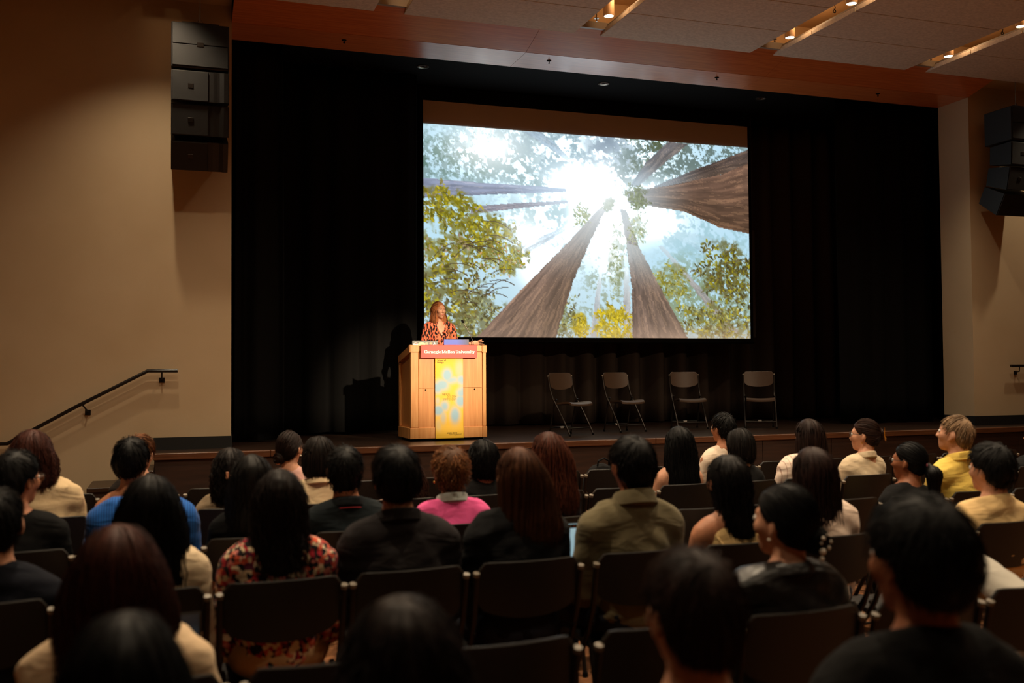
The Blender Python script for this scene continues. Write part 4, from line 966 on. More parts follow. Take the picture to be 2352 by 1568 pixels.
# ------------------------------------------------------------------ the seated audience
ROWS = {1: (7.0, .05), 2: (5.9, .03), 3: (4.82, .035), 4: (3.77, .04), 5: (2.66, .03), 6: (1.60, .03)}
row_y = lambda r, x: ROWS[r][0] + ROWS[r][1] * x
TAKEN = []
def hair_build(style, hc, Rh, r, pxm, L=.3, hw=.09, wave=0., vol=0., tie=(0, -.1, .0), back=0., side=0., face=False, add=(), nmul=1, sweep=0., inset=.012):
    """returns shell (V,Q) and strands (V,Q) in the person's frame"""
    near = pxm > 520
    E = lambda c, rad, k=.03: ell(c, rad, None, k)
    v = vol; shift = side
    H = [E((0, -.012, .026), (.081 + v, .101 + v, .097 + v)), E((0, -.05, -.015), (.072 + v, .055 + v, .078))]
    W_ = []      # hanging volumes, in the person's upright frame around the head centre
    cutf = .9
    if style == 'short':
        H += [E((0, -.06, -.055), (.05, .03, .045))]
        cut = lambda x, y, z: np.maximum(y * .9 - z * .8 - .018, -z - .1 + .25 * np.abs(x))
    elif style == 'curlytop':
        H = [E((0, -.012, .034), (.09 + v, .11 + v, .1 + v)), E((0, -.05, -.01), (.08, .06, .075)), E((0, -.065, -.06), (.056, .03, .045))]
        cut = lambda x, y, z: y * .9 - z * .8 - .02
    else:
        cut = lambda x, y, z: np.minimum(y - .25 * np.clip(z, -.2, .06) - .05, y + .08 * 0 + .06 - 0 * z) if False else y - .3 * np.minimum(z, .085) - .052 - 1.6 * np.maximum(0, -z - .05)
        if style == 'bob': H += [E((0, -.025, -.035), (.088 + v, .085 + v, .1 + v)), E((0, -.04, -.07), (.08 + v, .07 + v, .06))]
        if style == 'long':
            zm = -L / 2; W_ += [E((shift * .5, -.065 - back, zm + .02), (hw, .05, L / 2 + .03), .05), E((shift, -.075 - back, -L * .72), (hw * 1.06, .042, L * .3), .05)]
            for s in (-1, 1): W_ += [E((s * hw * .62 + shift * .5, -.02 - back * .5, zm * .75), (hw * .46, .055, L * .42), .05)]
        if style in ('pony', 'bun', 'clip'):
            cut = lambda x, y, z: np.maximum(y * .95 - z * .7 - .022, -z - .105)
    if style in ('short', 'pony', 'bun', 'clip', 'curlytop'):
        cut0 = cut; cut = lambda x, y, z: np.maximum(cut0(x, y, z), .03 - np.sqrt((np.abs(x) - .088) ** 2 + (y - .002) ** 2 + (z + .02) ** 2))
    PR = xf(H, Rh, hc) + xf(W_, np.eye(3), hc) + list(add)
    tw = Rh @ np.array(tie) + hc
    tail = []
    if style == 'pony': tail = [cone(tw, tw + A_(side * .3, -.055, -.05), .022, .036, .02), cone(tw + A_(side * .3, -.055, -.05), tw + A_(side, -.05, -L), .042, .022, .03)]
    if style == 'bun': tail = [ell(tw, (.042 + v, .036 + v, .042 + v), Rh, .01)]
    if style == 'clip': tail = [ell(tw + A_(0, 0, .0), (.03, .03, .055), Rh, .015), ell(tw + A_(0, -.005, .05), (.035, .022, .03), Rh, .02)]
    def hf(X, Y, Z):
        x, y, z = X - hc[0], Y - hc[1], Z - hc[2]; return tuple(Rh[0, i] * x + Rh[1, i] * y + Rh[2, i] * z for i in range(3))
    h = .010 if near else .0125
    dsp = folds(int(r.integers(999)), .007 if wave > .006 or style == 'curlytop' else .003, 2.6 if style == 'curlytop' else 1.6)
    cutw = lambda X, Y, Z: cut(*hf(X, Y, Z))
    SV, SQ = surface(PR, h, disp=dsp, cuts=(cutw,))
    shells = [(SV, SQ)]
    n = int((900 if pxm > 640 else 620 if near else 400) * nmul); seg = 8 if near else 6
    rr = max(.0009, .62 / pxm)
    parts = []
    loc = (SV - hc) @ Rh
    surf_ok = np.nonzero(cut(loc[:, 0], loc[:, 1], loc[:, 2]) < -inset)[0]
    if style in ('short', 'curlytop'):
        ix = r.choice(surf_ok, n); roots = SV[ix]; wh = Rh @ A_(.012, -.07, .085) + hc
        def flow(p): g = p - wh; g /= np.maximum(np.linalg.norm(g, axis=1, keepdims=True), 1e-6); return g + (Rh @ A_(.18, 0, 0)) + A_(0, 0, -.35)
        Ln = r.uniform(.03, .065, n) * (1.25 if style == 'curlytop' else 1)
        parts.append(strands_mesh(grow(PR, roots, flow, Ln, 6 if style == 'short' else 8, r.uniform(.0, 1, n) ** 3 * .010, r, wave, lift=.007 if style == 'short' else .014, curl=2.2), np.full(n, rr * 1.15) * r.uniform(.6, 1.5, n)))
    elif style in ('long', 'bob'):
        top = surf_ok[(loc[surf_ok, 2] > .0)]; n1 = int(n * .68); ix = np.r_[r.choice(top, n1), r.choice(surf_ok, n - n1)]; roots = SV[ix]
        def flow(p):
            q = (p - hc) @ Rh; up = np.clip(q[:, 2] / .08, 0, 1)
            g = np.stack([q[:, 0] * 9 * up, -(.35 + sweep) * up - .05, -np.ones(len(q))], 1); return g @ Rh.T
        zend = hc[2] - (L if style == 'long' else .12)
        Ln = np.maximum(roots[:, 2] - zend, .03) * r.uniform(.8, 1.08, n) + .02
        parts.append(strands_mesh(grow(PR, roots, flow, Ln, seg + 2, r.uniform(0, 1, n) ** 3 * .009 - .001, r, wave, free=.86), np.full(n, rr * 1.25) * r.uniform(.6, 1.5, n)))
        nf = n // 8; ix = r.choice(surf_ok, nf); Ln = r.uniform(.08, .2, nf)
        parts.append(strands_mesh(grow(PR, SV[ix], flow, Ln, seg, r.uniform(.002, .006, nf), r, max(wave, .004), free=.5), np.full(nf, rr * .6)))
    else:
        ix = r.choice(surf_ok, n); roots = SV[ix]
        def flow(p): g = tw - p; return g / np.maximum(np.linalg.norm(g, axis=1, keepdims=True), 1e-6)
        dist = np.linalg.norm(tw - roots, axis=1); Ln = np.maximum(dist * 1.1 - .015, .015)
        parts.append(strands_mesh(grow(PR, roots, flow, Ln, seg, r.uniform(0, .003, n), r, .001), np.full(n, rr * 1.15) * r.uniform(.6, 1.4, n)))
        TV, TQ = surface(tail, .008); shells.append((TV, TQ))
        m = n // 2; ix = r.choice(len(TV), m); roots = TV[ix]
        if style == 'pony':
            fl2 = lambda p: np.tile(A_(side * .3, -.15, -1), (len(p), 1)); Ln = np.maximum(roots[:, 2] - (tw[2] - L), .02) * r.uniform(.9, 1.15, m) + .02
            parts.append(strands_mesh(grow(tail, roots, fl2, Ln, seg, r.uniform(0, .004, m), r, max(wave, .003), free=.85), np.full(m, rr * 1.2)))
        else:
            ax_ = Rh @ A_(.2, 1, .15)
            fl2 = lambda p: np.cross(np.tile(ax_, (len(p), 1)), p - tw)
            parts.append(strands_mesh(grow(tail, roots, fl2, r.uniform(.04, .1, m), seg, r.uniform(0, .003, m), r, .002), np.full(m, rr * 1.15)))
    return join(shells), join(parts)
def glasses(par, hc, Rh):
    g = empty('glasses', tuple(hc)); g.parent = par; g.rotation_euler = Matrix(Rh.tolist()).to_euler()
    b = MB()
    for s in (-1, 1):
        b.tube([(s * .033 + .025 * math.cos(a), .098, .004 + .02 * math.sin(a)) for a in np.linspace(0, 2 * PI, 19)], .002, 6, False)
        b.tube([(s * .057, .097, .01), (s * .076, .07, .012), (s * .081, .0, .006), (s * .079, -.02, -.008)], .002, 6)
    b.tube([(-.009, .098, .006), (0, .101, .009), (.009, .098, .006)], .002, 6); b.build('frame', M_GFRAME, g)
    for s in (-1, 1): MB().add([(s * .033 + .024 * math.cos(a), .098, .004 + .019 * math.sin(a)) for a in np.linspace(0, 2 * PI, 16, False)], [tuple(range(16))]).build('lens', M_LENS, g)
PEOPLE = []
def person(row, cx, px, py, short, label, skin='light', hair='long', hcol=(16, 13, 12), top='long', cl=None, sw=.165, yaw=0., nod=0., tilt=0., lean=0., male=False, collar=None,
           gl=False, pants=None, neckcut=.05, fold=.013, hs=1.0, legs=None, hk=None, extra=None, loose=.0, hth=.02, rz=None, sh=None):
    sw = sw * .885; seed = len(PEOPLE) + 11; r = np.random.default_rng(seed); PEOPLE.append(label)
    yr = row_y(row, cx); hy = .135 + lean; W = on_y(px, py, yr + hy); pxm = FPX / float((W - CAMP) @ CF)
    hc = A_(float(W[0]) - cx, hy, float(W[2]) - hth - .113 * hs); hx = hc[0]
    Rh = rotz(math.radians(yaw)) @ rotx(math.radians(-nod)) @ roty(math.radians(tilt))
    near = pxm > 520; h = .0155 if near else .019
    root_loc = (cx, yr, 0)
    HP = [('c', p[1] * hs, p[2] * hs, p[3] * hs, p[4] * hs, p[5]) if p[0] == 'c' else ('e', p[1] * hs, tuple(np.array(p[2]) * hs), p[3], None, p[5]) for p in head_prims(male)]
    HP = xf(HP, Rh, hc)
    nr = .056 if male else .047
    nb = A_(hx * .8, hy - .028 - .12 * lean, hc[2] - (.182 if male else .172)); sz = hc[2] - (.266 if male else .246); ty = .128 + lean * .55; sx = hx * .6
    if sh: sz = sh; nb = A_(hx * .5, .15, sz + .065); ty = .128
    neck = [cone(Rh @ A_(0, -.026, -.05) + hc, nb, nr, nr + .006, .02)]
    LS, RS = A_(sx - sw, ty, sz), A_(sx + sw, ty, sz)
    tor = [ell((sx * .9, ty, sz - .10), (sw * .95, .112, .185), None, .04), cone(LS * A_(.82, 1, 1) + A_(sx * .18, 0, .012), RS * A_(.82, 1, 1) + A_(sx * .18, 0, .012), .055, .055, .05),
           cone(nb + A_(0, 0, .005), LS * .6 + nb * .4 + A_(0, 0, .015), nr * .9, .05, .045), cone(nb + A_(0, 0, .005), RS * .6 + nb * .4 + A_(0, 0, .015), nr * .9, .05, .045),
           ell((sx * .4, .15 + lean * .3, .70), (sw * .84, .115, .19), None, .06)]
    pel = [ell((0, .175, .548), (.172, .14, .105), None, .05)]
    arms = []; wr = []
    for S, s in ((LS, -1), (RS, 1)):
        el = A_(sx * .7 + s * (sw + .034), ty + .07, max(sz - .28, .60)); wp = A_(s * .105, .40 + lean * .3, .615)
        arms += [cone(S, el, .052 if male else .045, .04, .03), cone(el, wp, .04, .027, .015)]; wr.append((wp, s, el))
    lg = []; feet = []
    for s in (-1, 1):
        hip, kn, an = A_(s * .095, .2, .535), A_(s * .125, .60, .505), A_(s * .125, .56, .1)
        if legs is not None: kn, an = legs[s]
        lg += [cone(hip, kn, .086, .062, .04), cone(kn, an, .058, .04, .02)]; d = (an - kn); fdir = A_(0, .17, -.055) if legs is None else A_(0.02, .15, -.05)
        feet += [cone(an + A_(0, -.02, -.05), an + fdir, .042, .034, .03)]
    body = HP + neck + tor + pel + arms + [cone(w_[0], w_[0] + (w_[0] - w_[2]) * .1, .027, .026, .01) for w_ in wr] + lg + feet
    hp = .010 if near else .0125
    fine = ((hc[0] - .12, hc[0] + .12), (hc[1] - .14, hc[1] + .14), (hc[2] - .2, hc[2] + .14), hp)
    BV, BQ = surface(body, h * 1.5, fine)
    hands = []
    for wp, s, el in wr:
        d = wp - el; hands.append(place_hand(wp + A_(0, .0, .004), math.atan2(-d[0], d[1]), s))
    V, Q = join([(BV, BQ)] + hands)
    p = link('person', np_mesh('person', V, Q), SKIN[skin], None, root_loc, smooth=True)
    if rz: p.rotation_euler = (0, 0, rz)
    tag(p, label, 'person', 'seated audience')
    # top
    e = .012 + loose; U = inflate(tor, e)
    if top == 'long': U += inflate(arms, e)
    elif top == 'short': U += [cone(S, S + (w_[2] - S) * .62, .055 + loose, .058 + loose, .03) for (w_, S) in zip(wr, (LS, RS))]
    elif top == 'sleeveless': U = inflate(tor[:1] + tor[4:], .008) + [cone(nb + A_(s * .06, 0, -.0), A_(sx + s * sw * .6, ty - .0, sz), .03, .042, .03) for s in (-1, 1)]
    elif top == 'cami': U = inflate(tor[:1] + tor[4:], .011) + [cone((sx - sw * .5, ty - .006, sz + .008), (sx + sw * .5, ty - .006, sz + .008), .066, .066, .04)]
    U += inflate(pel, .008)
    nc = nb[2] + neckcut
    if top == 'cami': cuts = (lambda X, Y, Z: Z - (sz - .02 + neckcut - .05) + 0 * X + 0 * Y,)
    else: cuts = (lambda X, Y, Z: Z - nc + .42 * (Y - nb[1]) + 0 * X,)
    cuts += (lambda X, Y, Z: .5 - Z + 0 * X + 0 * Y,)
    TV, TQ = surface(U, h * .8, disp=folds(seed, fold, 1.0), cuts=cuts)
    c = link({'long': 'jumper', 'short': 'shirt', 'sleeveless': 'vest', 'cami': 'dress'}[top], np_mesh('top', TV, TQ), cl or cloth((40, 40, 44)), p, smooth=True)
    if top == 'cami':
        for s in (-1, 1): MB().tube([(sx + s * .085, ty - .11, sz - .035), (sx + s * .1, ty - .085, sz + .0), (sx + s * .1, ty - .02, sz + .052), (sx + s * .09, ty + .07, sz + .02)], .004, 6).build('strap', cl or M_DARKP, c)
    if collar: collar_mesh(nb + A_(0, .002, collar[1] + .022), nr + .017 + loose * .5, nr + .02 + loose * .5, collar[2], collar[3]).build('collar', collar[0], p, True)
    # trousers and shoes
    TV, TQ = surface(inflate(pel + lg, .010), .03)
    link('trousers', np_mesh('trousers', TV, TQ), pants or (M_JEAN if seed % 3 else M_DARKP), p, smooth=True)
    for f in feet:
        TV, TQ = surface(inflate([f], .007), .022, cuts=(lambda X, Y, Z: -Z + .002 + 0 * X + 0 * Y,)); link('shoe', np_mesh('shoe', TV, TQ), M_SHOE, p, smooth=True)
    # hair
    (SV, SQ), (TV, TQ) = hair_build(hair, hc, Rh, r, pxm, **(hk or {}))
    V, Q = join([(SV, SQ), (TV, TQ)])
    link('hair', np_mesh('hair', V, Q), hair_mat(hcol), p, smooth=True)
    for s in (-1, 1):
        o = bpy.data.objects.new('eye', _eye); COL.objects.link(o); o.parent = p; o.location = tuple(Rh @ (A_(s * .031, .081, .006) * hs) + hc); o.rotation_euler = Matrix(Rh.tolist()).to_euler()
    if gl: glasses(p, hc, Rh)
    if extra: extra(p, hc, Rh, nb, sz, ty, sx)
    TAKEN.append((row, cx, short))
    return p

BLK, DKB, BRN, RED, AUB, GIN, BLD = (9, 8, 8), (34, 22, 18), (60, 36, 27), (98, 42, 24), (64, 26, 18), (126, 80, 46), (136, 110, 84)
def earring(side, m=None, dz=-.052, rr=.006):
    def f(p, hc, Rh, nb, sz, ty, sx):
        MB().sphere((0, 0, 0), rr, 8, 6).build('earring', m or M_PEARL, p, True, loc=tuple(Rh @ A_(side * .084, .004, dz) + hc))
    return f
def both(*fs):
    def f(*a):
        for q in fs: q(*a)
    return f
def tan_clip(p, hc, Rh, nb, sz, ty, sx):
    c = empty('hair_clip', tuple(Rh @ A_(.0, -.118, -.03) + hc)); c.parent = p
    for s in (-1, 1): MB().box(-.009 + s * .02, .009 + s * .02, -.012, .004, -.02, .02, .003).build('jaw', M_TANCLIP, c)
    MB().tube([(-.02, -.006, 0), (.02, -.006, 0)], .004, 6).build('spring', M_TANCLIP, c)
def gold_clip(tie):
    def f(p, hc, Rh, nb, sz, ty, sx):
        a = Rh @ A_(*tie) + hc
        MB().tube([tuple(Rh @ A_(x, -.042, z) + a) for x, z in ((-.03, .05), (-.034, .0), (-.02, -.04), (.005, -.05), (.03, -.05), (.034, -.035), (.018, -.028), (-.005, -.042))], .003, 6).build('hair_claw', M_GOLD, p, True)
    return f
def hair_tie(tie, m, rr=.026):
    def f(p, hc, Rh, nb, sz, ty, sx):
        a = Rh @ A_(*tie) + hc
        MB().tube([tuple(a + Rh @ A_(rr * math.cos(q), -.004 + .01 * math.sin(q), rr * math.sin(q) * .9)) for q in np.linspace(0, 2 * PI, 17)], .007, 7, False).build('hair_tie', m, p, True)
    return f
def pearls(tie):
    def f(p, hc, Rh, nb, sz, ty, sx):
        a = Rh @ A_(*tie) + hc
        for x, z, rr in ((-.02, .022, .007), (-.032, .008, .004), (-.024, -.02, .0105), (-.03, -.042, .008), (.012, -.012, .008), (.028, .006, .006), (.004, .03, .005)):
            MB().sphere(tuple(a + Rh @ A_(x, -.036, z - .01)), rr, 10, 7).build('hair_bead', M_PEARL, p, True)
    return f
def bag_strap(p, hc, Rh, nb, sz, ty, sx): pass
C = cloth
# row nearest the stage
person(1, -.2, 322, 997, 'brown hair by the steps', 'person with wavy light brown hair sitting in the row nearest the stage by the steps', hair='curlytop', hcol=(112, 70, 42), cl=C((70, 60, 54)), yaw=-30)
person(1, .8, 666, 985, 'the pale pink top', 'person in a pale pink top with a low dark bun and glasses', 'light', 'bun', DKB, 'short', C((226, 178, 168)), .155, yaw=-38, gl=True, hk=dict(tie=(-.03, -.09, -.065)), extra=both(earring(1), hair_tie((-.03, -.092, -.085), M_TANCLIP, .02)))
person(1, 4.36, 1659, 947, 'the white tee', 'person with short black hair in a white tee in the row nearest the stage', 'mid', 'short', BLK, 'short', C((232, 212, 190)), .185, yaw=18, male=True, hk=dict(vol=.008))
# second row
person(2, -.65, 76, 985, 'the cream textured jumper', 'person with shoulder length wavy brown hair in a cream textured jumper', 'light', 'long', (66, 34, 26), 'long', C((222, 194, 152), 'knit'), .185, yaw=-22, loose=.012, hk=dict(L=.2, hw=.115, wave=.012, vol=.012), fold=.015)
person(2, -.16, 303, 1001, 'the black sleeveless top', 'person with short black hair in a black sleeveless top showing a bare arm', 'mid', 'short', BLK, 'sleeveless', C((22, 21, 22)), .195, yaw=-14, male=True, hk=dict(vol=.014), hs=1.05)
person(2, .33, 528, 1022, 'the taupe top', 'person with curly dark hair in a tan claw clip and a taupe top', 'light', 'long', (26, 21, 19), 'short', C((156, 136, 108), 'knit'), .17, hk=dict(L=.2, hw=.085, wave=.018), extra=tan_clip)
person(2, .82, 732, 998, 'the cream jacket', 'person with smooth shoulder length dark hair in a cream jacket', 'light', 'bob', (30, 23, 19), 'long', C((224, 198, 158)), .165, loose=.014, hk=dict(vol=.006), fold=.018, collar=(C((224, 198, 158)), .0, .02, .015))
person(2, 1.31, 935, 1045, 'the pink floral blouse', 'person in a pale pink floral blouse behind the man in dark grey', 'light', 'long', BRN, 'short', C((222, 176, 158)), .17, lean=.05, hk=dict(L=.22, hw=.1, wave=.012))
person(2, 1.82, 1108, 1005, 'black curly bob', 'person with a glossy black bob curling over a black top', 'mid', 'bob', BLK, 'short', C((20, 19, 20)), .165, yaw=10, hk=dict(vol=.004, wave=.01))
person(2, 3.28, 1558, 974, 'bare shoulders and long black hair', 'person with very long straight black hair and bare shoulders in a black top', 'light', 'long', BLK, 'cami', C((20, 19, 20)), .155, tilt=-3, hk=dict(L=.38, hw=.1, wave=.006))
person(2, 3.77, 1697, 979, 'the black tee', 'person with a short black bob in a black tee behind the white tee', 'light', 'bob', (22, 18, 16), 'short', C((26, 25, 25)), .16, yaw=12, hk=dict(), extra=earring(-1))
person(2, 4.26, 1856, 957, 'the pinstriped blouse', 'person with long straight dark brown hair in a white pinstriped blouse', 'light', 'long', (36, 22, 18), 'long', C((234, 212, 196), 'stripe'), .17, loose=.014, hk=dict(L=.4, hw=.1), fold=.015)
person(2, 4.78, 1985, 958, 'the beige polo', 'person with a gold claw clip and glasses in a beige polo shirt', 'light', 'bun', (44, 26, 20), 'short', C((210, 190, 160)), .165, yaw=42, gl=True, collar=(C((206, 186, 156)), -.005, .026, .006), hk=dict(tie=(.03, -.1, .01)), extra=both(gold_clip((.03, -.1, .01)), earring(-1, M_GOLD)))
person(2, 6.42, 2385, 962, 'the black jacket at the aisle', 'person in a black jacket at the end of the second row', 'mid', 'short', BLK, 'long', C((24, 23, 24)), .18, yaw=30, male=True)
# third row
person(3, -.65, 40, 1033, 'glasses and the black tee', 'person with short black hair and glasses in a plain black tee', 'mid', 'short', BLK, 'short', C((16, 16, 17)), .18, yaw=-42, gl=True, hk=dict(vol=.012))
person(3, -.14, 334, 1098, 'the blue ribbed jumper', 'person in a bright blue ribbed jumper', 'light', 'short', BLK, 'long', C((36, 104, 196), 'rib'),   .20, lean=.17, loose=.02, sh=.925, nod=40)
person(3, .36, 578, 1036, 'the long black hair and black top', 'person with long black hair in a black top in front of the floral shirt', 'light', 'long', (20, 17, 15), 'short', C((18, 18, 19)), .17, hk=dict(L=.36, hw=.105, wave=.008))
person(3, .85, 790, 1019, 'the dark teal polo', 'person with wavy short black hair in a dark teal polo with red trim', 'mid', 'curlytop', BLK, 'short', C((34, 46, 52)), .195, yaw=-6, male=True, loose=.012, collar=(C((28, 36, 42)), -.004, .022, .005), hk=dict(wave=.008, vol=-.006),
       extra=lambda p, hc, Rh, nb, sz, ty, sx: MB().tube([(nb[0] + .088 * math.cos(a), nb[1] + .09 * math.sin(a), nb[2] - .006 - .02 * math.sin(a)) for a in np.linspace(PI * 1.02, PI * 1.98, 20)], .003, 6).build('red_trim', mat('red_piping', rgb(170, 32, 48), .7), p))
person(3, 1.36, 1034, 1023, 'the pink jumper', 'person with curly ginger hair in a bright pink jumper', 'light', 'curlytop', GIN, 'short', C((236, 92, 156)), .175, collar=(C((176, 182, 178)), .006, .026, .004), yaw=-4, loose=.012, hk=dict(wave=.01), neckcut=.035, extra=both(earring(-1, M_GOLD), earring(1, M_GOLD)))
person(3, 1.85, 1258, 985, 'the navy top', 'person with long coppery red hair in a navy top', 'light', 'long', (82, 42, 28), 'long', C((34, 38, 50)), .17, yaw=-14, hk=dict(L=.34, hw=.105, wave=.008, side=.03))
person(3, 4.28, 2086, 1010, 'the ponytail and glasses', 'person with a black ponytail in a maroon tie and round glasses', 'tan', 'pony', BLK, 'short', C((24, 23, 25)), .165, yaw=30, gl=True, hk=dict(tie=(.01, -.108, -.02), L=.22, side=.01), extra=hair_tie((.01, -.112, -.02), mat('maroon_band', rgb(120, 40, 56), .7)))
person(3, 4.77, 2192, 948, 'the yellow shirt', 'person with short sandy grey hair in a yellow collared shirt', 'light', 'short', BLD, 'long', C((238, 204, 100)), .19, yaw=34, nod=-8, male=True, loose=.01, hk=dict(vol=-.004), collar=(C((238, 204, 100)), .0, .034, .006), fold=.015)
# fourth row
person(4, -.62, -6, 1112, 'the navy shirt', 'person in a navy shirt beside the one in the cream hoodie', 'light', 'short', BLK, 'long', C((26, 30, 46)), .19, male=True, loose=.01)
person(4, -.11, 345, 1083, 'the cream hoodie', 'person with very long straight black hair in a cream hoodie', 'light', 'long', (9, 8, 8), 'long', C((226, 202, 166)), .18, loose=.014, hk=dict(L=.36, hw=.118, wave=.005, vol=.004), fold=.015)
person(4, .385, 640, 1068, 'the floral shirt', 'person with long wavy dark hair in a red floral shirt', 'light', 'long', (28, 19, 16), 'long', C((200, 60, 60), 'floral'), .185, loose=.006, pants=M_KHAKI, hk=dict(L=.40, hw=.085, wave=.02))
person(4, .87, 908, 1020, 'the dark grey shirt', 'person with short black hair in a dark grey collared shirt', 'mid', 'short', BLK, 'long', C((58, 52, 54)), .205, male=True, loose=.012, collar=(C((46, 42, 44)), .0, .03, .005), hk=dict(vol=.012), fold=.018)
person(4, 1.365, 1186, 1019, 'the black sweatshirt', 'person with straight light brown hair swept aside over a black sweatshirt', 'light', 'long', (72, 42, 25), 'long', C((28, 29, 32)), .19, loose=.012, tilt=4, hk=dict(L=.3, hw=.1, side=.07), fold=.015)
person(4, 1.89, 1449, 999, 'the olive pullover', 'person with short black hair in an olive pullover with an open collar', 'tan', 'short', BLK, 'long', C((110, 100, 74)), .205, male=True, yaw=6, loose=.012, collar=(C((112, 102, 76)), .004, .045, .016), hk=dict(vol=.012), fold=.015)
person(4, 2.4, 1667, 1037, 'the beige dress', 'person with long black hair and bare shoulders in a beige sleeveless dress', 'mid', 'long', (18, 15, 14), 'cami', C((222, 188, 130)), .165, neckcut=.135, hk=dict(L=.29, hw=.056, side=.025, wave=.012))
person(4, 2.89, 1863, 1019, 'the blush blouse', 'person with long dark brown hair in a blush pink blouse', 'light', 'long', (40, 24, 20), 'long', C((240, 214, 194)), .175, loose=.02, hk=dict(L=.42, hw=.1, wave=.006), fold=.018)
person(4, 3.95, 2272, 1018, 'the sand tee', 'person with shaggy short black hair in a loose sand tee', 'light', 'short', BLK, 'short', C((230, 194, 136)), .20, yaw=14, male=True, loose=.02, hk=dict(vol=.018), fold=.018)
# fifth row
person(5, -.12, 270, 1203, 'the cream shirt and red hair', 'person with long dark red hair in a cream shirt', 'light', 'long', (56, 27, 19), 'long', C((236, 204, 164)), .19, loose=.02, hk=dict(L=.36, hw=.13, vol=.012, wave=.006), fold=.018)
person(5, 1.89, 1798, 1104, 'the leather jacket', 'person in a black leather jacket with a pearl beaded bun', 'light', 'bun', BLK, 'long', C((34, 31, 30), 'leather'), .205, yaw=26, loose=.012, hk=dict(tie=(.03, -.1, -.055), vol=.004), collar=(C((34, 31, 30), 'leather'), -.01, .02, .012), fold=.018, extra=both(pearls((.03, -.1, -.055)), earring(-1)))
person(5, 3.38, 2530, 1125, 'the green jacket', 'person in a green jacket and pale jeans with crossed legs at the aisle', 'light', 'short', BLK, 'long', C((34, 58, 42)), .19, male=True, pants=C((176, 170, 158)), legs={-1: (A_(-.07, .70, .73), A_(.25, .85, .40)), 1: (A_(.1, .62, .50), A_(.1, .6, .1))})
# row behind
person(6, -.10, 287, 1384, 'smooth black hair', 'person with smooth black hair sitting behind the dark red hair', 'light', 'long', (10, 9, 9), 'long', C((24, 22, 24)), .18, hk=dict(L=.3, hw=.1))
person(6, .39, 920, 1358, 'tousled brown black hair', 'person with tousled wavy brown black hair sitting behind the dark grey shirt', 'light', 'long', (30, 22, 19), 'long', C((24, 22, 22)), .18, hk=dict(L=.28, hw=.105, wave=.018, vol=.008))
person(6, .95, 1583, 1250, 'the short brown hair and red ears', 'person with cropped brown hair and an open neck sitting behind the olive pullover', 'light', 'short', (44, 28, 22), 'short', C((22, 20, 20)), .195, yaw=4, male=True, hk=dict(vol=.006))
person(6, 1.52, 2105, 1136, 'the thick black hair', 'person with thick black hair in a charcoal top sitting behind the leather jacket', 'tan', 'short', (8, 8, 8), 'long', C((22, 20, 19)), .22, yaw=6, male=True, hs=1.08, loose=.012, hk=dict(vol=.024))

# ------------------------------------------------------------------ audience chairs, row by row
aud = make_chair(M_PLAST)
LINES = {1: [-1.19, -.69, -.2, .3, .8, 1.29, 1.78, 2.27, 2.76, 3.25, 3.79, 4.36, 4.85, 5.34, 5.83, 6.32, 6.81, 7.3], 2: [-1.15, -.65, -.16, .33, .82, 1.31, 1.82, 2.3, 2.79, 3.28, 3.77, 4.26, 4.78, 5.28, 5.8, 6.42],
         3: [-1.15, -.65, -.14, .36, .85, 1.36, 1.85, 2.33, 2.81, 3.29, 3.77, 4.28, 4.77, 5.26, 5.76], 4: [-1.12, -.62, -.11, .385, .87, 1.365, 1.89, 2.4, 2.89, 3.4, 3.95, 4.45], 5: [-.58, -.1, .40, .88, 1.40, 1.89, 2.39, 2.88, 3.38], 6: [-.10, .39, .95, 1.52]}
ROWNAME = {1: 'in the row nearest the stage', 2: 'in the second row from the stage', 3: 'in the third row from the stage', 4: 'in the fourth row from the stage', 5: 'in the fifth row from the stage', 6: 'in the last row'}
used = False
for rw, xs in LINES.items():
    for xi, x in enumerate(xs):
        o = copy_tree(aud) if used else aud; used = True
        o.location = (x, row_y(rw, x), 0); o.rotation_euler = (0, 0, math.atan(ROWS[rw][1]) + random.uniform(-.02, .02))
        who = [s for (r_, c_, s) in TAKEN if r_ == rw and abs(c_ - x) < .1]
        if who: tag(o, 'black folding chair holding the person with ' + who[0], 'chair', 'black folding chairs of the audience')
        elif any(r_ == rw and k in range(len(xs)) and abs(c_ - xs[k]) < .1 for k in (xi - 1, xi + 1) for (r_, c_, _) in TAKEN):
            nb_ = [s for k in (xi - 1, xi + 1) if 0 <= k < len(xs) for (r_, c_, s) in TAKEN if r_ == rw and abs(c_ - xs[k]) < .1]
            lab = 'empty black folding chair ' + ('between ' + nb_[0] + ' and ' + nb_[1] if len(nb_) == 2 else 'next to the person with ' + nb_[0])
            tag(o, lab if len(lab.split()) <= 16 else 'empty black folding chair ' + ROWNAME[rw], 'chair', 'empty chairs ' + ROWNAME[rw])
        else: tag(o, 'empty black folding chair ' + ROWNAME[rw], 'chair', 'empty chairs ' + ROWNAME[rw])

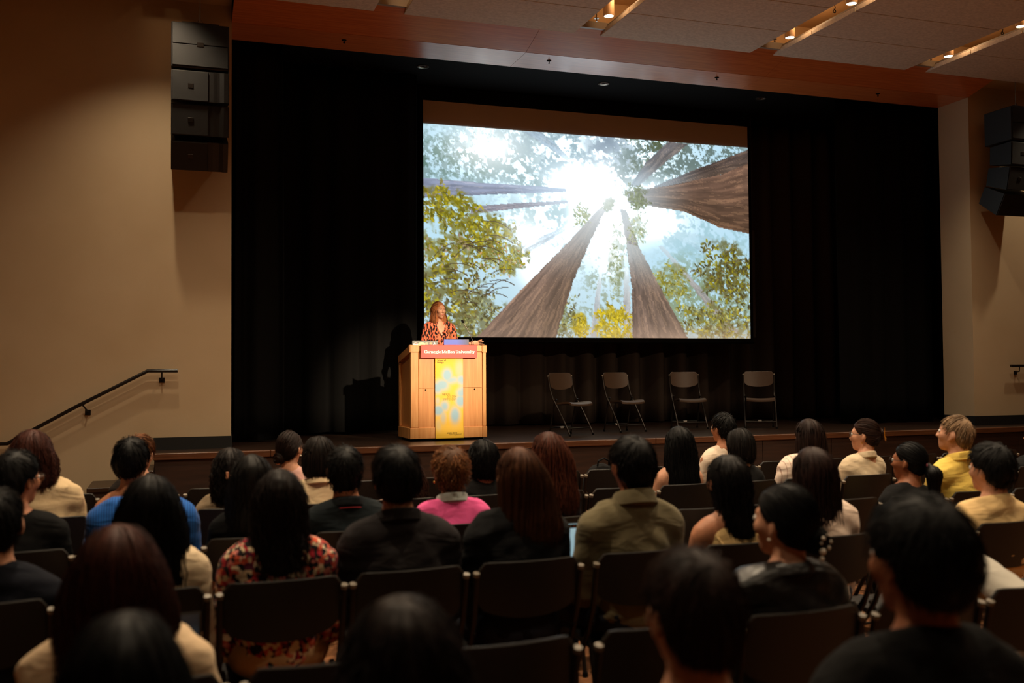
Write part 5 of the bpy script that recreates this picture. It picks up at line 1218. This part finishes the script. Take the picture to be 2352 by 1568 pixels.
# ------------------------------------------------------------------ the speaker behind the lectern
def speaker():
    th = math.radians(186); SP = A_(3.40, 13.10, ST); Rw = rotz(th)
    r = np.random.default_rng(5)
    loc = lambda P: Rw.T @ (np.asarray(P) - SP)
    head_w = CAMP + ray(1008, 689) * 13.42
    hc = loc(head_w) + A_(0, 0, -.022 - .113); hc = A_(hc[0], hc[1], hc[2])
    Rh = rotz(math.radians(16)) @ rotx(math.radians(-2))
    HP = xf(head_prims(False), Rh, hc); sw = .168; hx = hc[0]
    nb = A_(hx * .8, hc[1] - .03, hc[2] - .172); sz = hc[2] - .235; ty = hc[1] - .035; sx = hx * .6
    neck = [cone(Rh @ A_(0, -.024, -.05) + hc, nb, .045, .052, .02)]
    LS, RS = A_(sx - sw, ty, sz), A_(sx + sw, ty, sz)
    tor = [ell((sx, ty, sz - .10), (.15, .105, .18), None, .04), cone(LS * A_(.82, 1, 1), RS * A_(.82, 1, 1), .052, .052, .05), cone(nb, LS * .6 + nb * .4 + A_(0, 0, .012), .045, .048, .045), cone(nb, RS * .6 + nb * .4 + A_(0, 0, .012), .045, .048, .045),
           ell((sx - .06, ty + .07, sz - .15), (.06, .05, .06), None, .05), ell((sx + .06, ty + .07, sz - .15), (.06, .05, .06), None, .05), ell((sx, ty + .01, sz - .34), (.13, .1, .2), None, .06)]
    pel = [ell((0, 0, .95), (.165, .125, .14), None, .06)]
    lw = loc(CAMP + ray(1083, 789) * 13.0); rw = loc(CAMP + ray(1004, 806) * 13.05)
    le, re_ = A_(sx - sw - .07, ty + .03, sz - .27), A_(sx + sw + .07, ty + .03, sz - .27)
    arms = [cone(LS, le, .046, .038, .03), cone(RS, re_, .046, .038, .03)]; fore = [cone(le, lw, .037, .025, .012), cone(re_, rw, .037, .025, .012)]
    legs = []
    for s in (-1, 1): legs += [cone((s * .085, 0, .9), (s * .09, .01, .5), .085, .058, .04), cone((s * .09, .01, .5), (s * .09, -.02, .09), .054, .036, .02), cone((s * .09, -.04, .05), (s * .095, .14, .035), .036, .03, .02)]
    fine = ((hc[0] - .11, hc[0] + .11), (hc[1] - .13, hc[1] + .13), (hc[2] - .16, hc[2] + .13), .0045)
    eyes = [Rh @ A_(s * .030, .0715, .004) + hc for s in (-1, 1)]
    sock = lambda X, Y, Z: np.maximum(*[.0118 - np.sqrt((X - e[0]) ** 2 + (Y - e[1] - .003) ** 2 + ((Z - e[2]) * 2.3) ** 2) for e in eyes])
    BV, BQ = surface(HP + neck + tor + pel + arms + fore + legs, .016, fine, cuts=(sock,))
    def hand(wp, fw, up, mir):
        f = np.asarray(fw, float); f /= np.linalg.norm(f); u = np.asarray(up, float); u -= f * (u @ f); u /= np.linalg.norm(u); x = np.cross(f, u)
        V, Q = surface(hand_prims(.3, .12, mir), .0042)
        if mir < 0: pass
        return V @ np.stack([x, f, u], 1).T + wp, Q
    dw = Rw.T @ A_(.9, -.2, .06); pn = Rw.T @ A_(.1, .95, .3)
    hl = hand(lw, dw, pn, 1); hr = hand(rw, Rw.T @ A_(.3, -.9, -.1), A_(0, 0, 1), 1)
    V, Q = join([(BV, BQ), hl, hr])
    p = link('person', np_mesh('speaker', V, Q), SKIN['light'], None, tuple(SP), (0, 0, th), smooth=True)
    tag(p, 'person in an orange leaf print blouse speaking behind the lectern', 'person')
    blouse = C((238, 116, 84), 'leaf')
    U = inflate(tor, .012) + inflate(arms, .016) + [cone(le, le * .55 + lw * .45, .056, .046, .02), cone(re_, re_ * .55 + rw * .45, .056, .046, .02)] + inflate(pel, .012)
    zv = sz - .12
    vneck = lambda X, Y, Z: np.minimum((Z - zv) * .42 - np.abs(X - sx) , Y - ty - .02)
    TV, TQ = surface(U, .011, disp=folds(3, .01, 1.3), cuts=(lambda X, Y, Z: Z - nb[2] - .045 + .3 * (Y - nb[1]) + 0 * X, vneck, lambda X, Y, Z: .86 - Z + 0 * X + 0 * Y))
    link('blouse', np_mesh('blouse', TV, TQ), blouse, p, smooth=True)
    collar_mesh(nb + A_(0, .0, .03), .062, .066, .03, .02, -.35, 36, .6).build('collar', blouse, p, True)
    for q in (0, 1, 2): MB().sphere((sx, ty + .112 + .012 - q * .002, zv - .02 - q * .085), .006, 8, 6).build('button', M_PEARL, p)
    TV, TQ = surface(inflate(pel + legs, .01), .022); link('trousers', np_mesh('trousers', TV, TQ), M_DARKP, p, smooth=True)
    add = [cone(hc + Rh @ A_(-.074, -.02, .02), hc + Rh @ A_(-.094, -.01, -.13), .03, .036, .04), cone(hc + Rh @ A_(-.094, -.01, -.13), A_(sx - .115, ty + .115, sz - .2), .038, .028, .04),
           cone(hc + Rh @ A_(.068, -.01, .02), hc + Rh @ A_(.078, -.02, -.13), .03, .034, .04), cone(hc + Rh @ A_(.078, -.02, -.13), hc + A_(.08, -.07, -.26), .034, .03, .04)]
    (SV, SQ), (TV, TQ) = hair_build('long', hc, Rh, r, 650, L=.42, hw=.075, wave=.005, add=add, vol=-.006, sweep=1.0, inset=.014, nmul=2.2)
    V, Q = join([(SV, SQ), (TV, TQ)]); link('hair', np_mesh('hair', V, Q), hair_mat((140, 84, 50)), p, smooth=True)
    lip = mat('lip', rgb(186, 92, 84), .4); brow = mat('eyebrow', rgb(120, 74, 48), .8)
    for s, e in zip((-1, 1), eyes):
        o = bpy.data.objects.new('eye', _eye); COL.objects.link(o); o.parent = p; o.location = tuple(e); o.rotation_euler = Matrix(Rh.tolist()).to_euler()
        MB().tube([tuple(Rh @ A_(s * x, y, z) + hc) for x, y, z in ((.014, .0925, .0225), (.03, .0915, .027), (.044, .083, .0235))], [.002, .003, .0015], 6).build('eyebrow', brow, p)
    LV, LQ = surface(xf([cone((-.019, .0885, -.0590), (0, .0955, -.0570), .0026, .0040, .004), cone((.019, .0885, -.0590), (0, .0955, -.0570), .0026, .0040, .004), cone((-.018, .0880, -.0665), (0, .0945, -.0695), .0026, .0048, .004), cone((.018, .0880, -.0665), (0, .0945, -.0695), .0026, .0048, .004)], Rh, hc), .003)
    link('lips', np_mesh('lips', LV, LQ), lip, p, smooth=True)
    MB().sphere(tuple(Rh @ A_(.08, .004, -.045) + hc), .005, 8, 6).build('earring', M_PEARL, p)
speaker()

# ------------------------------------------------------------------ things carried by the audience
M_LCD = grad_mat('laptop_lcd_page', rgb(150, 190, 204), rgb(172, 206, 218), 2, 0, .23, .62)
a = on_y(1300, 1262, 4.42)
lp = laptop('laptop', (float(a[0]), 4.42, .65), 0.0, 'open laptop with a pale blue page between the black sweatshirt and the olive pullover', M_ALU, M_LCD, .36, .25, 0 + 72)
lp.rotation_euler = (0, 0, PI)
lid = [c for c in lp.children if c.name.startswith('lid')][0]
M_TOOL = mat('dark_toolbar', rgb(40, 34, 36), .4)
MB().box(-.172, .172, .0013, .0018, .222, .242).build('toolbar', M_TOOL, lid)
for k in range(14): MB().box(-.16 + k * .018, -.152 + k * .018, .0018, .0021, .227, .235).build('toolbar_icon', mat('icon', rgb(*[(150, 130, 120), (90, 110, 160), (170, 80, 80)][k % 3]), .5), lid)
M_LCD2 = grad_mat('dim_laptop_lcd', rgb(86, 110, 124), rgb(30, 36, 44), 2, .03, .17, .25)
a2 = on_y(345, 1400, 3.3)
lp2 = laptop('laptop', (float(a2[0]), 3.3, .665), PI, 'small dim laptop in front of the person with long dark red hair', M_ALU, M_LCD2, .3, .21, 70)
# backpack on an empty chair in the row nearest the stage
M_BAG = cloth((24, 23, 24)); bpx = empty('backpack', (3.23, row_y(1, 3.23) + .16, .46)); tag(bpx, 'black backpack standing on an empty chair nearest the stage', 'backpack')
BV, BQ = surface([ell((0, 0, .2), (.17, .1, .22), None, .05), ell((0, .08, .14), (.14, .07, .13), None, .05)], .016, disp=folds(77, .01, 1.2), cuts=(lambda X, Y, Z: .005 - Z + 0 * X + 0 * Y,))
link('body', np_mesh('bag', BV, BQ), M_BAG, bpx, smooth=True)
MB().tube([(-.05, -.04, .4), (-.045, -.05, .44), (0, -.055, .46), (.045, -.05, .44), (.05, -.04, .4)], .008, 7).build('handle', M_BAG, bpx, True)
for s in (-1, 1): MB().tube([(s * .07, -.07, .37), (s * .09, -.1, .25), (s * .08, -.085, .1)], .016, 6).build('shoulder_strap', M_BAG, bpx, True)
bt = empty('water_bottle', (2.63, row_y(4, 2.63) + .12, 0)); tag(bt, 'slim bottle with a white cap and red sleeve standing by a chair leg', 'bottle')
MB().lathe([(0, .0), (.034, .0), (.036, .02), (.036, .5), (.02, .56), (0, .56)], n=16).build('body', mat('red_sleeve', rgb(120, 44, 46), .5), bt, True)
MB().lathe([(0, .61), (.02, .61), (.021, .555), (.0, .555)], n=14).build('cap', M_TAG, bt, True)
